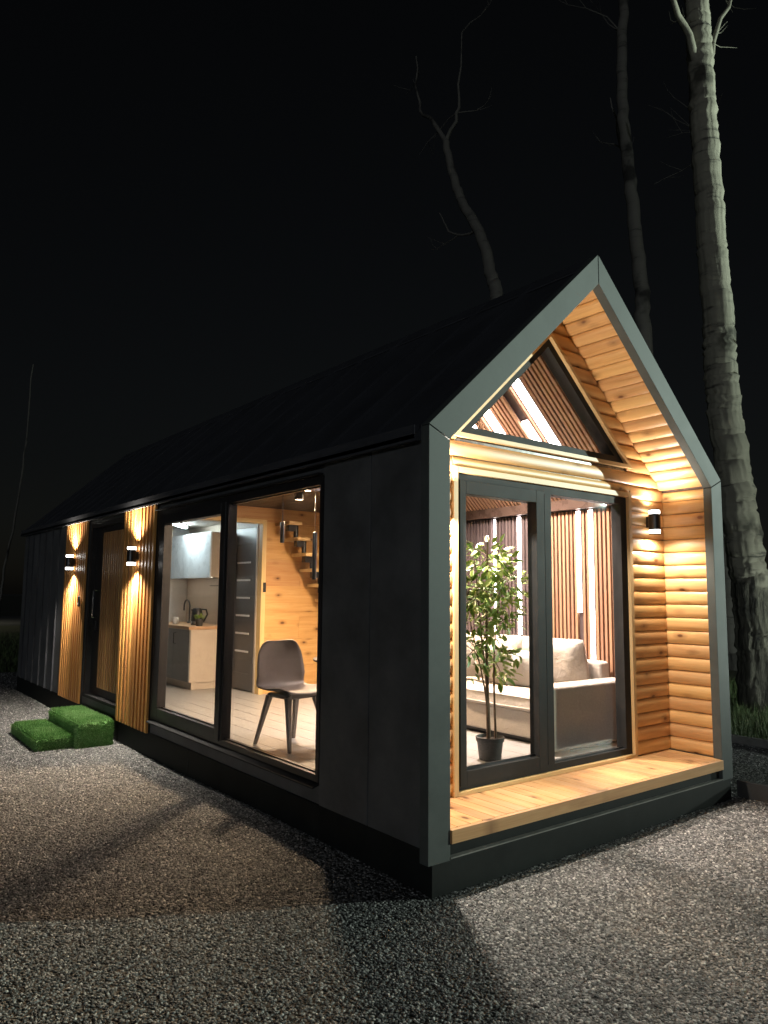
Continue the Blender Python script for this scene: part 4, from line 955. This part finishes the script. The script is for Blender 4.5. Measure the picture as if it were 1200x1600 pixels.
sl_ = thing('street_lamp', 'street lamp beside the pale road beyond the field', 'street lamp', (-7.0, 34.3, 0))
ob('mast', MB().tube([(-7.0, 34.3, 0), (-7.0, 34.3, 6.2), (-6.8, 34.8, 6.5), (-6.4, 35.8, 6.55)], [0.07, 0.05, 0.045, 0.04], 12), 'dsteel', sl_, smooth=40)
ob('lamp_head', Box(-6.5, -6.2, 35.7, 36.4, 6.46, 6.54), 'dsteel', sl_, bevel=0.02)
lamp_light('street_beam', sl_, (0.65, 1.75, 6.44), (0.25, -0.1, -1), 3200, 120, (1.0, 0.95, 0.75), 0.6, 0.1)

# ---------------------------------------------------------------- loose ground cover
def stone_obj(i):
    import bmesh
    bm = bmesh.new(); bmesh.ops.create_icosphere(bm, subdivisions=1, radius=1.0); r = random.Random(100 + i)
    for v in bm.verts:
        v.co *= r.uniform(0.7, 1.15); v.co.x *= 1.25; v.co.z *= 0.72
    me = bpy.data.meshes.new('stone'); bm.to_mesh(me); bm.free(); me.materials.append(M['stone'])
    return me
def gravel(name, label, polys_fn, x0, x1, y0, y1, step, dens_fn, size, seed):
    nx = int((x1 - x0) / step); ny = int((y1 - y0) / step); V = []; F = []; D = []
    for j in range(ny + 1):
        for i in range(nx + 1):
            x = x0 + (x1 - x0) * i / nx; y = y0 + (y1 - y0) * j / ny; V.append((x, y, 0.014 * sin(1.7 * x + 0.6 * y) * sin(1.1 * y - 0.4 * x) + 0.006)); D.append(dens_fn(x, y))
    for j in range(ny):
        for i in range(nx):
            a = j * (nx + 1) + i; cx = x0 + (x1 - x0) * (i + .5) / nx; cyy = y0 + (y1 - y0) * (j + .5) / ny
            if polys_fn(cx, cyy): F.append((a, a + 1, a + nx + 2, a + nx + 1))
    me = bpy.data.meshes.new(name); me.from_pydata(V, [], F); at = me.attributes.new('dens', 'FLOAT', 'POINT'); at.data.foreach_set('value', D)
    me.polygons.foreach_set('use_smooth', [True] * len(me.polygons)); me.materials.append(M['gbed']); o = bpy.data.objects.new(name, me); C.objects.link(o); tag(o, label, None, None, 'stuff')
    ng = bpy.data.node_groups.new(name, 'GeometryNodeTree'); ng.interface.new_socket('Geometry', in_out='INPUT', socket_type='NodeSocketGeometry'); ng.interface.new_socket('Geometry', in_out='OUTPUT', socket_type='NodeSocketGeometry')
    nd = ng.nodes; lk = ng.links.new
    gi = nd.new('NodeGroupInput'); go = nd.new('NodeGroupOutput')
    na = nd.new('GeometryNodeInputNamedAttribute'); na.data_type = 'FLOAT'; na.inputs['Name'].default_value = 'dens'
    ds = nd.new('GeometryNodeDistributePointsOnFaces'); ds.inputs['Seed'].default_value = seed
    lk(gi.outputs[0], ds.inputs['Mesh']); lk(na.outputs[0], ds.inputs['Density'])
    coll = []
    g2 = nd.new('GeometryNodeGeometryToInstance')
    for i in range(5):
        so_ = bpy.data.objects.new('stone_shape', stone_obj(seed * 10 + i))     # not linked: only a source shape
        oi = nd.new('GeometryNodeObjectInfo'); oi.inputs['Object'].default_value = so_; oi.inputs['As Instance'].default_value = True
        coll.append(oi.outputs['Geometry'])
    for c in reversed(coll): lk(c, g2.inputs[0])
    ip = nd.new('GeometryNodeInstanceOnPoints'); ip.inputs['Pick Instance'].default_value = True
    rv = nd.new('FunctionNodeRandomValue'); rv.data_type = 'FLOAT_VECTOR'; rv.inputs[0].default_value = (-0.5, -0.5, 0); rv.inputs[1].default_value = (0.5, 0.5, 6.28); rv.inputs['Seed'].default_value = 3
    rs = nd.new('FunctionNodeRandomValue'); rs.data_type = 'FLOAT'; rs.inputs[2].default_value = size * 0.55; rs.inputs[3].default_value = size * 1.35; rs.inputs['Seed'].default_value = 5
    jn = nd.new('GeometryNodeJoinGeometry'); gg = nd.new('GeometryNodeJoinGeometry')
    lk(ds.outputs['Points'], ip.inputs['Points'])
    # five shapes, picked at random
    col_in = nd.new('GeometryNodeJoinGeometry')
    for c in coll: lk(c, col_in.inputs[0])
    lk(col_in.outputs[0], ip.inputs['Instance']); lk(rv.outputs[0], ip.inputs['Rotation']); lk(rs.outputs[1], ip.inputs['Scale'])
    nd.remove(g2); nd.remove(gg)
    lk(ip.outputs[0], jn.inputs[0]); lk(gi.outputs[0], jn.inputs[0]); lk(jn.outputs[0], go.inputs[0])
    m = o.modifiers.new('scatter', 'NODES'); m.node_group = ng
    return o
def inside(x, y):
    if 0.12 < x < 3.08 and 0.1 < y < 9.9: return False
    return True
def dens(x, y):
    d = sqrt((x + 2.66) ** 2 + (y + 3.03) ** 2)
    return 8800 if d < 4.2 else max(1000, 8800 * (4.2 / d) ** 1.9)
gravel('gravel', 'loose grey crushed stone gravel round the cabin', inside, -4.6, 5.42, -3.0, 12.8, 0.2, dens, 0.0070, 2)

def blades(name, label, area, n, h, seed, mat='grass', z=0.0):
    rnd = random.Random(seed); mb = MB()
    for _ in range(n):
        x, y = area(rnd); l = h * rnd.uniform(0.4, 1.3); a = rnd.uniform(0, 6.28); w_ = 0.004; bend = rnd.uniform(0.1, 0.7) * l; b = rnd.uniform(0, 6.28)
        dx, dy = cos(a) * w_, sin(a) * w_; k = len(mb.v)
        mb.v += [(x - dx, y - dy, z), (x + dx, y + dy, z), (x + cos(b) * bend * .35 + dx * .7, y + sin(b) * bend * .35 + dy * .7, z + l * .6), (x + cos(b) * bend * .35 - dx * .7, y + sin(b) * bend * .35 - dy * .7, z + l * .6), (x + cos(b) * bend, y + sin(b) * bend, z + l)]
        mb.f += [(k, k + 1, k + 2, k + 3), (k + 3, k + 2, k + 4)]
    o = ob(name, mb, mat); tag(o, label, None, None, 'stuff'); return o
blades('grass', 'ragged grass round the foot of the thick aspen', lambda r: (5.55 + 5.5 * r.random() ** 1.5, -1.5 + 7 * r.random()), 26000, 0.16, 31)
blades('far_grass', 'rough grass beyond the far end of the cabin', lambda r: (-6 + 14 * r.random(), 12.85 + 14 * r.random() ** 1.4), 24000, 0.13, 32)
for o in list(bpy.data.objects):
    if '_t' in o.keys(): del o['_t']
